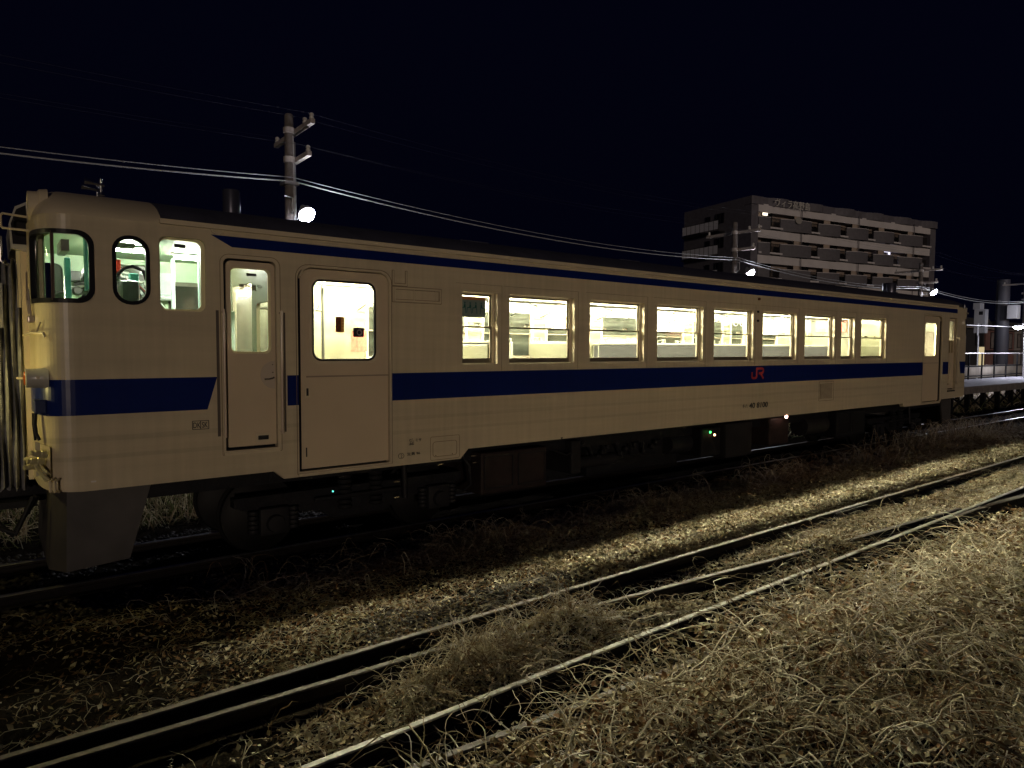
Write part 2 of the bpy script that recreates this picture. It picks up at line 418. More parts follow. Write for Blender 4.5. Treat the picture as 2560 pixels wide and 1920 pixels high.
# ---- side windows (two sashes), near side and far side
def sidewindow(a, b, far=False):
    f = (lambda y: y) if not far else (lambda y: 2.8-y)
    def bx(mb, x0, x1, y0, y1, z0, z1, mi=0):
        q = sorted((f(y0), f(y1))); mb.box(x0, x1, q[0], q[1], z0, z1, mi)
    fr = MB()
    e = .002
    bx(fr, a+e, a+.03, .064, .110, WZ0+e, WZ1-e); bx(fr, b-.045, b-e, .064, .110, WZ0+e, WZ1-e)
    bx(fr, a+.03, b-.045, .064, .110, WZ0+e, WZ0+.012); bx(fr, a+.03, b-.045, .064, .110, WZ1-.018, WZ1-e)
    w = fr.build('window', M_IV, CAR)
    lo = MB(); x0, x1 = a+.030, b-.045
    for (z0, z1, y0) in ((WZ0+.012, 2.632, .060), (2.612, WZ1-.018, .082)):
        y1 = y0+.018; low = z0 < 2.3
        bx(lo, x0+.001, x0+.018, y0, y1, z0, z1); bx(lo, x1-.03, x1-.001, y0, y1, z0, z1)
        bx(lo, x0+.018, x1-.03, y0, y1, z0, z0+(.058 if low else .022)); bx(lo, x0+.018, x1-.03, y0, y1, z1-.022, z1)
    nl = 2 if b-a > .8 else 1
    for i in range(nl):
        xc = x0+(x1-x0)*((i+.72)/(nl+.44)) if nl == 2 else (x0+x1)/2
        for dx in (-.035, .03): bx(lo, xc+dx, xc+dx+.007, .052, .080, 2.634, 2.668)
        bx(lo, xc-.035, xc+.037, .052, .080, 2.661, 2.668)
    lo.build('sash', M_BRONZE, w)
    g = MB()
    for z0, z1, yy in ((WZ0+.07, 2.612, .069), (2.632, WZ1-.04, .091)):
        g.add([(x0+.018, f(yy), z0), (x1-.03, f(yy), z0), (x1-.03, f(yy), z1), (x0+.018, f(yy), z1)], [(0, 1, 2, 3)])
    g.build('window_glass', M_GLASSF if far else M_GLASS, w)
    return w
for a, b in wins: sidewindow(a, b)
for a, b in wins: sidewindow(a, b, True)
# thin press lines around the windows
mb = MB()
for a, b in wins:
    for z in (3.155,): mb.box(a-.09, b+.07, -.0025, .001, z, z+.004)
    mb.box(b+.07, b+.074, -.0025, .001, 2.06, 3.159)
mb.build('panel_seam', M_BRONZE, CAR)

# ---- shaped cab windows
def ringskin(name, outer, inner, th, t0, m_, parent):
    return skin(name, outer, [inner], th, t0, m_, parent)
def glassskin(outer, t0, parent, cuts=CUTS, name='window_glass'):
    bm = wrapbm(sheet(outer, [], .001, cuts), t0)
    mb = MB(); mb.frombm(bm)
    # keep a single surface: drop the back by building only the front faces
    return mb.build(name, M_GLASS, parent)
def flatglass(ring, y, parent, name='window_glass'):
    mb = MB(); mb.add([(p[0], y, p[1]) for p in ring], [tuple(range(len(ring)))]); return mb.build(name, M_GLASS, parent)
cw = ringskin('corner_window', cornerhole(.004), rr(CW0+.035, CW1-.035, 2.77, 3.33, (.10, .10, .05, .05)), .05, -.012, M_RUB, CAR)
mb = MB()
p, nn = P(3.015)
mb.box(p.x-.012, p.x+.012, p.y-.012, p.y+.03, 2.75, 3.35); mb.build('window_pillar', mat('pillar_brown', (.06, .03, .02), rough=.4), cw)
# glass: single wrapped grid
gm = MB(); ss_ = list(np.linspace(CW0+.03, CW1-.03, 26)); vs = []; 
for s in ss_:
    p, nn = P(s); q = p+nn*.012
    vs += [(q.x, q.y, 2.765), (q.x, q.y, 3.335)]
gm.add(vs, [(2*i, 2*i+2, 2*i+3, 2*i+1) for i in range(len(ss_)-1)]); gm.build('window_glass', M_GLASS, cw, smooth=True)
ow = ringskin('oval_window', rr(3.468, 3.772, 2.733, 3.362, .142), rr(3.50, 3.74, 2.765, 3.33, .112), .03, -.012, M_RUB, CAR)
flatglass(rr(3.495, 3.745, 2.76, 3.335, .115), .010, ow)
M_YEL = mat('window_frame_cream', (.78, .72, .42), rough=.45)
sw = ringskin('cab_side_window', rr(3.852, 4.262, 2.69, 3.388, .07), rr(3.866, 4.225, 2.71, 3.366, .06), .03, .045, M_YEL, CAR)
flatglass(rr(3.866, 4.225, 2.71, 3.366, .06), .066, sw)
rw = ringskin('rear_corner_window', rr(XT+.045, XT+.355, 2.725, 3.315, .135), rr(XT+.075, XT+.325, 2.755, 3.285, .11), .03, -.012, M_RUB, CAR)
gm = MB(); ss_ = list(np.linspace(XT+.07, XT+.33, 10)); vs = []
for s in ss_:
    p, nn = P(s); q = p+nn*.004; vs += [(q.x, q.y, 2.76), (q.x, q.y, 3.28)]
gm.add(vs, [(2*i, 2*i+2, 2*i+3, 2*i+1) for i in range(len(ss_)-1)]); gm.build('window_glass', M_GLASS, rw)

# ---- doors
M_DOOR = mat('door_paint', (.585, .475, .325), rough=.36, coat=.2, var=.04, scale=2)
M_DARKGAP = mat('door_gap_shadow', (.01, .012, .02), rough=.6)
def door(name, x0, x1, z0, z1, y, hole, r):
    bm = sheet(rr(x0, x1, z0, z1, (.008, r, r, .008)), [hole], .03)
    for v in bm.verts: v.co = Vector((v.co.x, y+v.co.z, v.co.y))
    mb = MB(); mb.frombm(bm); return mb.build(name, M_DOOR, CAR)
def flatring(name, outer, inner, y, th, m_, parent):
    bm = sheet(outer, [inner], th)
    for v in bm.verts: v.co = Vector((v.co.x, y+v.co.z, v.co.y))
    mb = MB(); mb.frombm(bm); return mb.build(name, m_, parent)
# crew door
cdh = rr(4.492, 4.895, 2.285, 3.152, .055)
dr = door('crew_door', CD[0]+.035, CD[1]-.006, CD[2]+.03, CD[3]-.02, .030, cdh, .05)
flatring('window_frame', rr(4.486, 4.901, 2.279, 3.158, .06), rr(4.50, 4.868, 2.305, 3.14, .05), .040, .014, M_YEL, dr)
flatglass(rr(4.50, 4.87, 2.30, 3.142, .05), .052, dr)
mb = MB(); mb.box(4.658, 4.756, .0455, .0495, 3.072, 3.10); mb.build('glass_plate', M_BLK, dr)
tx = text('crew_room_lettering', '乗務員室', .068, 4.577, .0505, 2.93, mat('lettering_brown', (.05, .035, .02)), dr, sx=.90, thick=.0016)
# handle dish with lever
mb = MB(); mb.lathe((4.925, .006, 2.065), (0, 1, 0), [(0, .0), (.0, .148), (.023, .148)], 28)
vs = []
mb2 = MB(); mb2.prism([(4.925-.146*sin(R(a)), 2.065+.146*cos(R(a))) for a in range(0, 181, 12)], .024, .029); 
mb2.build('handle_dish', mat('dish_paint', (.50, .42, .33), rough=.3, coat=.4), dr)
mb = MB(); mb.tube([(4.815, .018, 2.02), (4.86, .002, 2.022), (4.905, .0, 2.035), (4.912, .02, 2.04)], .009); mb.lathe((4.90, .010, 2.09), (0, 1, 0), [(0, .006), (.02, .007)], 8); mb.lathe((4.90, .015, 2.17), (0, 1, 0), [(0, .005), (.012, .006)], 8)
mb.build('door_handle', M_STEEL, dr, smooth=True)
flatring('foot_grip', rr(4.72, 4.872, 1.372, 1.464, .012), rr(4.743, 4.852, 1.395, 1.44, .008), .018, .012, M_IV, dr)
mb = MB(); mb.box(4.743, 4.852, .026, .029, 1.395, 1.44); mb.build('foot_grip_recess', M_BLK, dr)
mb = MB(); mb.box(4.40, 4.955, -.028, .03, 1.268, 1.300); mb.build('door_sill', M_IV, CAR)
# crew door frame lip
flatring('crew_door_frame', rr(CD[0]-.018, CD[1]+.03, CD[2]-.01, CD[3]+.028, (.005, .085, .085, .005)), rr(*CD, (.01, .06, .06, .01)), -.007, .006, M_IV, CAR)
# handrails beside the crew door
def handrail(x, z0, z1, y=-.055, r=.013):
    mb = MB(); mb.tube([(x, .0, z0+.02), (x, y, z0), (x, y, z0+.04), (x, y, z1-.04), (x, y, z1), (x, 0, z1-.02)], r, 10)
    return mb.build('handrail', mat('handrail_paint_%d' % int(x*100), (.60, .48, .36), rough=.3, coat=.4), CAR, smooth=True)
handrail(4.405, 1.46, 2.715); handrail(4.972, 1.46, 2.72)
M_HRSHADE = mat('handrail_shade_brown', (.09, .07, .055), rough=.5)
for x0, x1 in ((4.345, 4.372), (5.012, 5.030)): mb = MB(); mb.box(x0, x1, -.004, .0015, 1.463, 2.712); mb.build('handrail_shadow', M_HRSHADE, CAR)  # dark strips stand in for the shadows cast by the handrails
# passenger door
pdh = rr(5.315, 6.098, 2.188, 3.102, .115)
dr = door('passenger_door', PD[0]+.03, PD[1]-.004, PD[2]+.02, PD[3]-.008, .034, pdh, .10)
flatring('window_rubber', rr(5.330, 6.083, 2.203, 3.087, .10), rr(5.352, 6.062, 2.226, 3.066, .085), .028, .022, M_RUB, dr)
flatring('window_frame', rr(5.300, 6.113, 2.173, 3.117, .125), rr(5.330, 6.083, 2.203, 3.087, .10), .024, .014, M_IV, dr)
flatglass(rr(5.340, 6.073, 2.212, 3.08, .09), .046, dr)
mb = MB(); mb.box(5.262, 6.236, .022, .034, 2.028, 2.044); mb.build('guide_rail', mat('guide_brown', (.30, .23, .17), rough=.5), dr)
flatring('door_grip', rr(5.243, 5.298, 1.812, 1.928, .008), rr(5.258, 5.284, 1.83, 1.912, .004), .022, .012, M_IV, dr)
mb = MB(); mb.box(5.258, 5.284, .030, .033, 1.83, 1.912); mb.build('door_grip_recess', M_BLK, dr)
mb = MB(); mb.box(5.25, 5.262, .028, .033, 1.17, 1.27); mb.build('drain_slot', M_BLK, dr)
for (q, r_) in ((CD, .05), (PD, .11), (RD, .11), (RC, .03)):
    flatring('door_gasket', rr(q[0]-.03, q[1]+.03, q[2]-.03, q[3]+.03, r_), rr(q[0]+.055, q[1]-.055, q[2]+.06, q[3]-.06, r_), .0882, .006, M_RUB, CAR)
    flatring('door_gasket', rr(q[0]+.001, q[1]-.001, q[2]+.001, q[3]-.001, r_), rr(q[0]+.05, q[1]-.045, q[2]+.045, q[3]-.045, r_), .0645, .02, M_RUB, CAR)
# stickers on the door glass
mb = MB(); mb.box(5.606, 5.705, .047, .0485, 2.518, 2.69, 0); mb.box(5.668, 5.704, .0462, .047, 2.522, 2.687, 1)
for i in range(6): mb.box(5.612+.014*(i % 3), 5.622+.014*(i % 3), .0462, .047, 2.54+.026*i, 2.556+.026*i, 2)
for i in range(5): mb.box(5.676, 5.698, .0455, .0462, 2.53+.031*i, 2.546+.03*i, 3)
mb.build('door_sticker', [mat('sticker_brown', (.16, .05, .02)), mat('sticker_orange', (.75, .28, .08)), mat('sticker_red', (.5, .06, .03)), mat('sticker_yellow', (.8, .5, .12))], dr)
mb = MB(); mb.prism(rr(5.812, 5.945, 2.47, 2.575, .012), .047, .0485, 0)
mb.prism([(5.89+.034*cos(R(a)), 2.522+.036*sin(R(a))) for a in range(-60, 300, 24)], .0462, .047, 1)
mb.prism([(5.885+.021*cos(R(a)), 2.522+.022*sin(R(a))) for a in range(0, 360, 30)], .0455, .0462, 0)
mb.build('door_sticker', [mat('sticker_dark', (.03, .015, .03)), mat('sticker_petal', (.55, .42, .42))], dr)
# the same doors on the far side
def fardoor(name, x0, x1, z0, z1, hole):
    bm = sheet(rr(x0, x1, z0, z1, .05), [hole], .03)
    for v in bm.verts: v.co = Vector((v.co.x, 2.77-v.co.z, v.co.y))
    q = MB(); q.frombm(bm); o = q.build(name, M_CREAM, CAR)
    q = MB(); q.add([(p_[0], 2.752, p_[1]) for p_ in hole], [tuple(range(len(hole)))]); q.build('window_glass', M_GLASSF, o)
fardoor('far_crew_door', CD[0]+.004, CD[1]-.004, CD[2]+.004, CD[3]-.004, cdh); fardoor('far_passenger_door', PD[0]+.004, PD[1]-.004, PD[2]+.004, PD[3]-.004, pdh)
fardoor('far_passenger_door', RD[0]+.004, RD[1]-.004, RD[2]+.004, RD[3]-.004, rr(21.06, 21.73, 2.21, 3.04, .085))
# door jamb: rounded pillar beyond the closed edge, dark slot on the opening edge
mb = MB(); mb.box(5.166, 5.194, .012, .062, 1.02, 3.08); mb.build('door_edge_rubber', M_RUB, CAR)
mb = MB(); mb.tube([(5.19, -.004, 3.10), (5.225, -.006, 3.175), (5.30, -.006, 3.212), (6.12, -.006, 3.212), (6.20, -.006, 3.18), (6.246, -.006, 3.09), (6.25, -.006, 2.05), (6.25, -.006, 1.03)], .013, 8)
mb.build('door_jamb_moulding', M_IV, CAR, smooth=True)
mb = MB(); mb.box(5.15, 6.26, -.024, .04, .985, 1.003); mb.build('door_sill', M_IV, CAR)
# rear doors
rdh = rr(21.05, 21.74, 2.20, 3.05, .09)
dr = door('rear_passenger_door', RD[0]+.004, RD[1]-.03, RD[2]+.02, RD[3]-.008, .034, rdh, .10)
flatring('window_rubber', rr(21.04, 21.75, 2.19, 3.06, .10), rr(21.065, 21.725, 2.215, 3.035, .085), .028, .022, M_YEL, dr)
flatglass(rr(21.06, 21.73, 2.21, 3.04, .085), .046, dr)
mb = MB(); mb.box(20.94, 21.96, .022, .034, 2.026, 2.04); mb.build('guide_rail', mat('guide_brown2', (.30, .23, .17), rough=.5), dr)
mb = MB(); mb.box(RD[1]-.028, RD[1]-.003, .012, .062, 1.05, 3.1); mb.build('door_edge_rubber', M_RUB, CAR)
mb = MB(); mb.tube([(20.92, -.004, 3.23), (21.85, -.006, 3.235), (21.96, -.006, 3.20), (22.015, -.006, 3.12), (22.015, -.006, 1.06)], .013, 8); mb.build('door_jamb_moulding', M_IV, CAR, smooth=True)
rch = rr(22.56, 22.93, 2.29, 3.12, .02)
dr = door('rear_crew_door', RC[0]+.02, RC[1]-.02, RC[2]+.03, RC[3]-.02, .05, rch, .02)
flatglass(rch, .065, dr)
mb = MB(); mb.box(22.56, 22.93, .066, .070, 2.29, 2.62); mb.build('lower_glass_panel', mat('frosted_brown', (.35, .25, .12), rough=.4), dr)
mb = MB()
for x in (22.47, 23.03): mb.tube([(x, 0, 1.48), (x, -.05, 1.46), (x, -.05, 2.70), (x, 0, 2.68)], .013, 8)
mb.build('handrail', M_IV, CAR)
mb = MB(); mb.box(22.48, 22.95, -.02, .04, 1.27, 1.305); mb.build('door_sill', M_RUB, CAR)
# side board holders and frame right of the door
mb = MB()
for a, b, c, e_ in ((6.283, 6.297, 3.08, 3.243), (6.455, 6.469, 3.08, 3.243), (6.297, 6.455, 3.08, 3.092), (6.283, 6.297, 2.90, 3.05)): mb.box(a, b, -.014, .001, c, e_)
for a, b, c, e_ in ((6.30, 6.93, 3.036, 3.052), (6.30, 6.93, 2.893, 2.909), (6.30, 6.316, 2.909, 3.036), (6.914, 6.93, 2.909, 3.036)): mb.box(a, b, -.018, .001, c, e_)
mb.box(6.56, 6.566, -.008, .001, 2.909, 3.036); mb.box(6.86, 6.866, -.008, .001, 2.909, 3.036)
mb.build('destination_board_holder', M_IV, CAR)
def outline_bar(mb, ring, y0, y1, w=.006):
    n = len(ring)
    for i in range(n):
        a, b = Vector((ring[i][0], ring[i][1])), Vector((ring[(i+1) % n][0], ring[(i+1) % n][1]))
        d_ = b-a
        if d_.length < 1e-5: continue
        nn = Vector((-d_.y, d_.x)).normalized()*w/2
        mb.prism([tuple(a-nn), tuple(b-nn), tuple(b+nn), tuple(a+nn)], y0, y1)
M_SEAM = mat('seam_brown', (.16, .11, .06), rough=.6)
mb = MB(); outline_bar(mb, rr(6.276, 6.942, 2.882, 3.062, .004, 1), -.0022, .001, .007); outline_bar(mb, [(6.276, 3.07), (6.476, 3.07), (6.476, 3.246), (6.448, 3.246), (6.448, 3.098), (6.304, 3.098), (6.304, 3.246), (6.276, 3.246)], -.0021, .001, .006)
outline_bar(mb, rr(6.322, 6.908, 2.915, 3.03, .004, 1), -.0020, .001, .006)
mb.build('holder_shadow_line', M_SEAM, CAR)
mb = MB(); outline_bar(mb, rr(PD[0]-.02, PD[1]+.030, PD[2]-.03, PD[3]+.030, (.01, .14, .14, .01)), -.0023, .001, .006); mb.build('door_frame_line', M_SEAM, CAR); mb = MB(); outline_bar(mb, rr(CD[0]-.03, CD[1]+.042, CD[2]-.04, CD[3]+.038, (.01, .09, .09, .01)), -.0023, .001, .005); mb.build('door_frame_line', M_SEAM, CAR); mb = MB()
outline_bar(mb, rr(RD[0]-.03, RD[1]+.035, RD[2]-.02, RD[3]+.034, (.01, .14, .14, .01)), -.0023, .001, .006)
mb.build('door_frame_line', M_SEAM, CAR)
# hatch outlines and vent
mb = MB(); outline_bar(mb, rr(6.785, 7.205, .985, 1.27, .02, 3), -.0022, .001, .005); outline_bar(mb, rr(6.82, 7.165, 1.025, 1.207, .035, 4), -.0024, .001, .006)
for x in (6.86, 7.10): mb.lathe((x, -.004, 1.04), (0, 1, 0), [(0, .007), (.005, .008)], 8)
mb.build('service_hatch', M_SEAM, CAR)
mb = MB(); outline_bar(mb, rr(15.93, 16.53, 1.31, 1.70, .01, 2), -.0022, .001, .007); mb.box(15.97, 16.47, -.003, .001, 1.345, 1.655, 0)
vt = mb.build('side_vent', mat('vent_shadow', (.13, .09, .06), rough=.7), CAR)
mb = MB()
for i in range(13): z = 1.35+i*.0235; mb.prism([(15.975, z), (16.465, z), (16.465, z+.012), (15.975, z+.012)], -.016, -.003)
mb.build('louvre', M_IV, vt)
mb = MB(); 
mb.prism([(8.90, 1.105), (8.945, 1.105), (8.922, 1.075)], -.004, 0); mb.build('jacking_mark', M_BLK, CAR)
# sockets
for z in (3.04, 2.875): mb = MB(); mb.bbox(13.665, 13.715, -.016, .0, z-.02, z+.02, .004); mb.build('lamp_hook', M_DKST, CAR)
mb = MB(); mb.lathe((13.71, -.03, 3.27), (0, 1, 0), [(0, .022), (.03, .026)], 12); mb.build('marker_lamp', mat('amber_dark', (.10, .03, .01), rough=.3), CAR)

# ---- lettering
LT = -.0035
text('fleet_number', 'キハ', .085, 13.262, LT, 1.30, M_BLK, CAR, shear=.12, sx=.95, thick=.001)
text('fleet_number', '40 8100', .135, 13.475, LT, 1.287, M_BLK, CAR, shear=.10, sx=1.36, thick=.003)
text('depot_mark', '鹿', .083, 6.476, LT, 1.203, M_BLK, CAR, shear=.2, sx=1.0, thick=.0012)
text('depot_mark', 'ミサ', .042, 6.572, LT, 1.236, M_BLK, CAR, sx=1.05, thick=.001)
text('capacity_mark', '定員 96', .042, 6.462, LT, 1.077, M_BLK, CAR, sx=1.3, thick=.0008)
text('capacity_mark', '2', .058, 6.388, LT, 1.058, M_BLK, CAR, align='CENTER')
mb = MB(); outline_bar(mb, [(6.385+.037*cos(2*pi*i/24), 1.078+.032*sin(2*pi*i/24)) for i in range(24)], LT, 0, .005); mb.build('capacity_mark', M_BLK, CAR)
text('equipment_mark', 'DK', .078, 4.151, LT, 1.562, M_BLK, CAR, align='CENTER', sx=.62, thick=.0008)
text('equipment_mark', 'SK', .078, 4.224, LT, 1.562, M_BLK, CAR, align='CENTER', sx=.62, thick=.0008)
mb = MB(); outline_bar(mb, [(4.113, 1.548), (4.187, 1.548), (4.187, 1.63), (4.113, 1.63)], LT, 0, .006); outline_bar(mb, [(4.1872, 1.548), (4.261, 1.548), (4.261, 1.63), (4.1872, 1.63)], LT-.0003, 0, .006); mb.build('equipment_mark', M_BLK, CAR)
# JR emblem: J hooked into an R, built from one stroke each
def stroke(mb, pts, w, y0, y1):
    for i in range(len(pts)-1):
        a, b = Vector(pts[i]), Vector(pts[i+1]); d_ = (b-a).normalized(); nn = Vector((-d_.y, d_.x))*w/2
        mb.prism([tuple(a-nn), tuple(b-nn), tuple(b+nn), tuple(a+nn)], y0-.0001*i, y1)
        if i: mb.prism([(a.x+w/2*cos(2*pi*k/10), a.y+w/2*sin(2*pi*k/10)) for k in range(10)], y0-.00005-.0001*i, y1)
mb = MB(); jx, jz = 13.52, 1.815
def J(u, v): return (jx+u*.40, jz+v*.205)
W_ = .042
stroke(mb, [J(.06, .62), J(.06, .22), J(.10, .11), J(.19, .08), J(.32, .08), J(.40, .13), J(.43, .25), J(.43, .92), J(.84, .92), J(.93, .88), J(.96, .78), J(.96, .66), J(.92, .56), J(.82, .50), J(.60, .50)], W_, -.006, 0)
stroke(mb, [J(.74, .50), J(.99, .02)], W_, -.0055, 0)
mb.build('company_emblem', M_RED, CAR)

# ---- cab interior, lining, floor, ceiling, bulkheads
lo = [(SMIN, 1.25), (4.995, 1.25), (4.995, 3.45), (SMIN, 3.45)]
lh = [rr(CW0+.02, CW1-.02, 2.76, 3.34, .08), rr(3.49, 3.75, 2.755, 3.34, .12), rr(3.856, 4.258, 2.695, 3.383, .07), rr(4.45, 4.93, 1.30, 3.2, .05)]
skin('cab_lining', lo, lh, .008, .092, M_MINT, CAR, both=True)
sh_ = [rr(a-.012, b+.012, WZ0-.012, WZ1+.012, .02, 2) for a, b in wins]+[rr(PD[0]-.01, PD[1]+.01, 1.26, PD[3]+.01, .1), rr(RD[0]-.01, RD[1]+.01, 1.26, RD[3]+.01, .1)]
skin('saloon_lining', [(5.045, 1.245), (22.29, 1.245), (22.29, 3.44), (5.045, 3.44)], sh_, .006, .0905, M_CREAM, CAR, both=True, cuts=())
mb = MB(); mb.box(2.99, 23.78, .10, 2.70, 1.18, 1.24); mb.build('floor', M_FLOOR, CAR)
mb = MB(); mb.box(2.99, 5.0, .10, 2.70, 3.452, 3.47); mb.build('cab_ceiling', M_MINT, CAR)
# saloon ceiling: shallow vault
mb = MB(); pr = [(.10, 3.33), (.35, 3.40), (.8, 3.44), (1.4, 3.455), (2.0, 3.44), (2.45, 3.40), (2.70, 3.33)]
pr2 = [(y, z+.015) for y, z in pr][::-1]; mb.xprism(pr+pr2, 5.06, 22.3); mb.build('ceiling', M_WHITE, CAR)
def bulkhead(x, m_, door_=True, m2=None):
    poly = [(.092, 1.24), (1.02, 1.24), (1.02, 3.1), (1.78, 3.1), (1.78, 1.24), (2.708, 1.24), (2.708, 3.32), (2.45, 3.40), (1.4, 3.45), (.35, 3.40), (.092, 3.32)]
    cu = sheet(poly, [rr(.25, .85, 2.15, 2.85, .06), rr(1.95, 2.55, 2.15, 2.85, .06)], .04)
    for v in cu.verts: v.co = Vector((x+v.co.z, v.co.x, v.co.y))
    mb = MB(); mb.frombm(cu); b_ = mb.build('bulkhead', m_, CAR)
    return b_
bulkhead(5.0, M_CREAM); bulkhead(22.30, M_CREAM)
mb = MB(); mb.box(17.43, 17.46, .1, 1.0, 1.24, 3.33); mb.box(17.43, 20.8, 1.004, 1.03, 1.24, 3.39); mb.build('toilet_wall', M_CREAM, CAR)
# seats
def seat(x, y0, y1, d, cream=False):
    st = MB()
    xb = x
    f0, f1 = (xb, xb+.10) if d > 0 else (xb-.10, xb)
    st.bbox(f0, f1, y0+.02, y1-.02, 1.62, 2.42, .02)
    s0, s1 = (xb+.08, xb+.52) if d > 0 else (xb-.52, xb-.08)
    st.bbox(s0, s1, y0+.02, y1-.02, 1.55, 1.68, .03)
    o = st.build('seat', M_CREAM if cream else M_SEAT, CAR)
    fr = MB(); fr.bbox(f0-.004, f1+.004, y0, y1, 2.421, 2.452, .008); fr.box(f0, f1, y1-.018, y1, 1.5, 2.42); fr.box(f0, f1, y0, y0+.018, 1.5, 2.42)
    fr.tube([(xb+d*.06, y1 if y0 < 1 else y0, 2.25), (xb+d*.06, (y1 if y0 < 1 else y0), 2.50), (xb+d*.02, (y1-.1 if y0 < 1 else y0+.1), 2.52), (xb+d*.02, (y1-.1 if y0 < 1 else y0+.1), 2.43)], .012, 6)
    fr.build('seat_frame', M_SEATW, o)
pair = [9.30+1.47*i for i in range(6)]
for i, x in enumerate(pair):
    for y0, y1 in ((.14, 1.05), (1.75, 2.66)):
        seat(x-.004, y0, y1, -1); 
        if i < 5: seat(x+.004, y0, y1, 1)
for y0, y1 in ((.14, 1.05), (1.75, 2.66)): seat(7.87, y0, y1, 1)
# cream side partitions seen in the first windows
mb = MB(); mb.bbox(7.72, 7.76, .12, 1.0, 1.24, 2.40, .01); mb.bbox(9.16, 9.18, .12, 1.02, 1.24, 2.43, .008); mb.bbox(18.9, 18.93, .12, 1.0, 1.24, 2.45, .01); mb.build('seat_end_panel', M_CREAM, CAR)
# luggage racks, straps, poles
for ys, nm in (((.12, .45), 0), ((2.35, 2.68), 1)):
    mb = MB()
    yi, yo = (.45, .12) if nm == 0 else (2.35, 2.68)
    for x0, x1 in ((7.1, 17.4),):
        mb.tube([(x0, yi, 3.02), (x1, yi, 3.02)], .014, 6)
        for q in (.25, .5, .75): mb.tube([(x0, yi+(yo-yi)*q, 2.99), (x1, yi+(yo-yi)*q, 2.99)], .012, 4)
        for x in np.arange(x0, x1+.01, .735): mb.tube([(x, yo, 2.93), (x, (yi+yo)/2, 2.97), (x, yi, 3.03)], .011, 5)
    mb.build('luggage_rack', mat('rack_grey', (.05, .05, .045), rough=.4), CAR)
for yy in (.75, 2.05):
    mb = MB(); mb.tube([(5.3, yy, 3.22), (8.0, yy, 3.22)], .011, 6); mb.tube([(14.0, yy, 3.22), (20.5, yy, 3.22)], .011, 6)
    for x in (5.5, 6.5, 7.5, 8.0, 14.2, 15.5, 17.0, 18.5, 20.4): mb.cyl((x, yy, 3.22), (x, yy, 3.42), .009, 6)
    mb.build('strap_rail', mat('rail_grey', (.06, .06, .05), rough=.4), CAR)
M_STRAP = mat('strap_white', (.22, .22, .18), rough=.4)
def strap(x, y):
    mb = MB(); mb.box(x-.004, x+.004, y-.012, y+.012, 3.0, 3.21)
    mb.tube([(x, y+.055*sin(2*pi*k/14), 2.945+.055*cos(2*pi*k/14)) for k in range(15)], .008, 5)
    mb.build('hanging_strap', M_STRAP, CAR)
for x in (6.2, 6.95, 8.15): strap(x, 2.05)
for x in (14.25, 14.55, 14.85, 15.9, 16.15, 16.4): strap(x, .75); strap(x+.15, 2.05)
mb = MB(); mb.tube([(5.83, .95, 1.24), (5.83, .95, 3.08), (5.86, .95, 3.15), (5.95, .95, 3.22), (5.97, .95, 3.40)], .020, 8); mb.tube([(5.06, .95, 2.80), (5.83, .95, 2.80)], .013, 6); mb.tube([(5.97, .95, 3.24), (7.6, .95, 3.24)], .010, 6)
mb.tube([(5.12, .3, 3.1), (5.12, .95, 3.1), (5.12, .95, 2.98), (5.12, .3, 2.98)], .010, 6); mb.build('grab_pole', mat('pole_grey', (.035, .037, .028), rough=.35), CAR)
mb = MB(); mb.bbox(5.70, 5.98, .80, 1.08, 1.98, 2.145, .01); mb.build('fare_box', mat('fare_box_orange', (.16, .06, .025), rough=.5), CAR)
mb = MB(); mb.box(6.9, 6.93, 2.0, 2.5, 2.3, 2.6); mb.box(17.41, 17.425, .2, .9, 2.75, 3.0, 0); mb.build('notice_board', mat('poster_red', (.55, .12, .08), var=.4, scale=12), CAR)
mb = MB(); mb.box(11.2, 11.9, 2.690, 2.699, 3.08, 3.3); mb.box(8.3, 9.0, 2.69, 2.699, 3.08, 3.3); mb.box(14.0, 14.5, 2.69, 2.699, 3.1, 3.3)
mb.build('poster', mat('poster_white', (.7, .68, .62), col2=(.6, .3, .15), scale=9), CAR)
mb = MB(); mb.box(12.45, 13.5, 2.715, 2.72, 2.2, 2.6); mb.build('poster', mat('poster_dark_red', (.3, .04, .04), col2=(.55, .4, .2), scale=8), CAR)
# roller blinds on some far windows
mb = MB()
for i in (3, 5, 8): a, b = wins[i]; mb.box(a+.05, b-.05, 2.685, 2.69, 2.72, 3.05)
mb.build('window_blind', mat('blind_grey', (.45, .43, .36), rough=.8), CAR)
# priority seat sign in the first window
mb = MB(); mb.prism(rr(7.29, 7.665, 2.745, 3.005, .015), .093, .096, 0); mb.prism([(7.29, 2.965), (7.665, 2.965), (7.665, 3.0), (7.29, 3.0)], .0915, .093, 2)
for i in range(4):
    cx = 7.345+.085*i; f = -1 if i == 3 else 1
    mb.prism([(cx+.012*cos(2*pi*k/10), 2.925+.014*sin(2*pi*k/10)) for k in range(10)], .0910, .093, 1)
    mb.prism([(cx-.012*f, 2.905), (cx+.010*f, 2.908), (cx+.006*f, 2.865), (cx-.016*f, 2.86)], .0912, .093, 1)
    mb.prism([(cx-.016*f, 2.873), (cx-.050*f, 2.868), (cx-.050*f, 2.858), (cx-.012*f, 2.860)], .0908, .093, 1)
    mb.prism([(cx-.050*f, 2.868), (cx-.058*f, 2.80), (cx-.050*f, 2.80), (cx-.042*f, 2.866)], .0906, .093, 1)
    mb.prism([(cx+.010*f, 2.90), (cx+.020*f, 2.79), (cx+.014*f, 2.79), (cx+.004*f, 2.87)], .0904, .093, 1)
mb.build('priority_seat_sign', [mat('sign_greygreen', (.20, .25, .24)), mat('sign_green', (.0, .09, .08)), mat('sign_orange', (.45, .17, .05))], CAR)
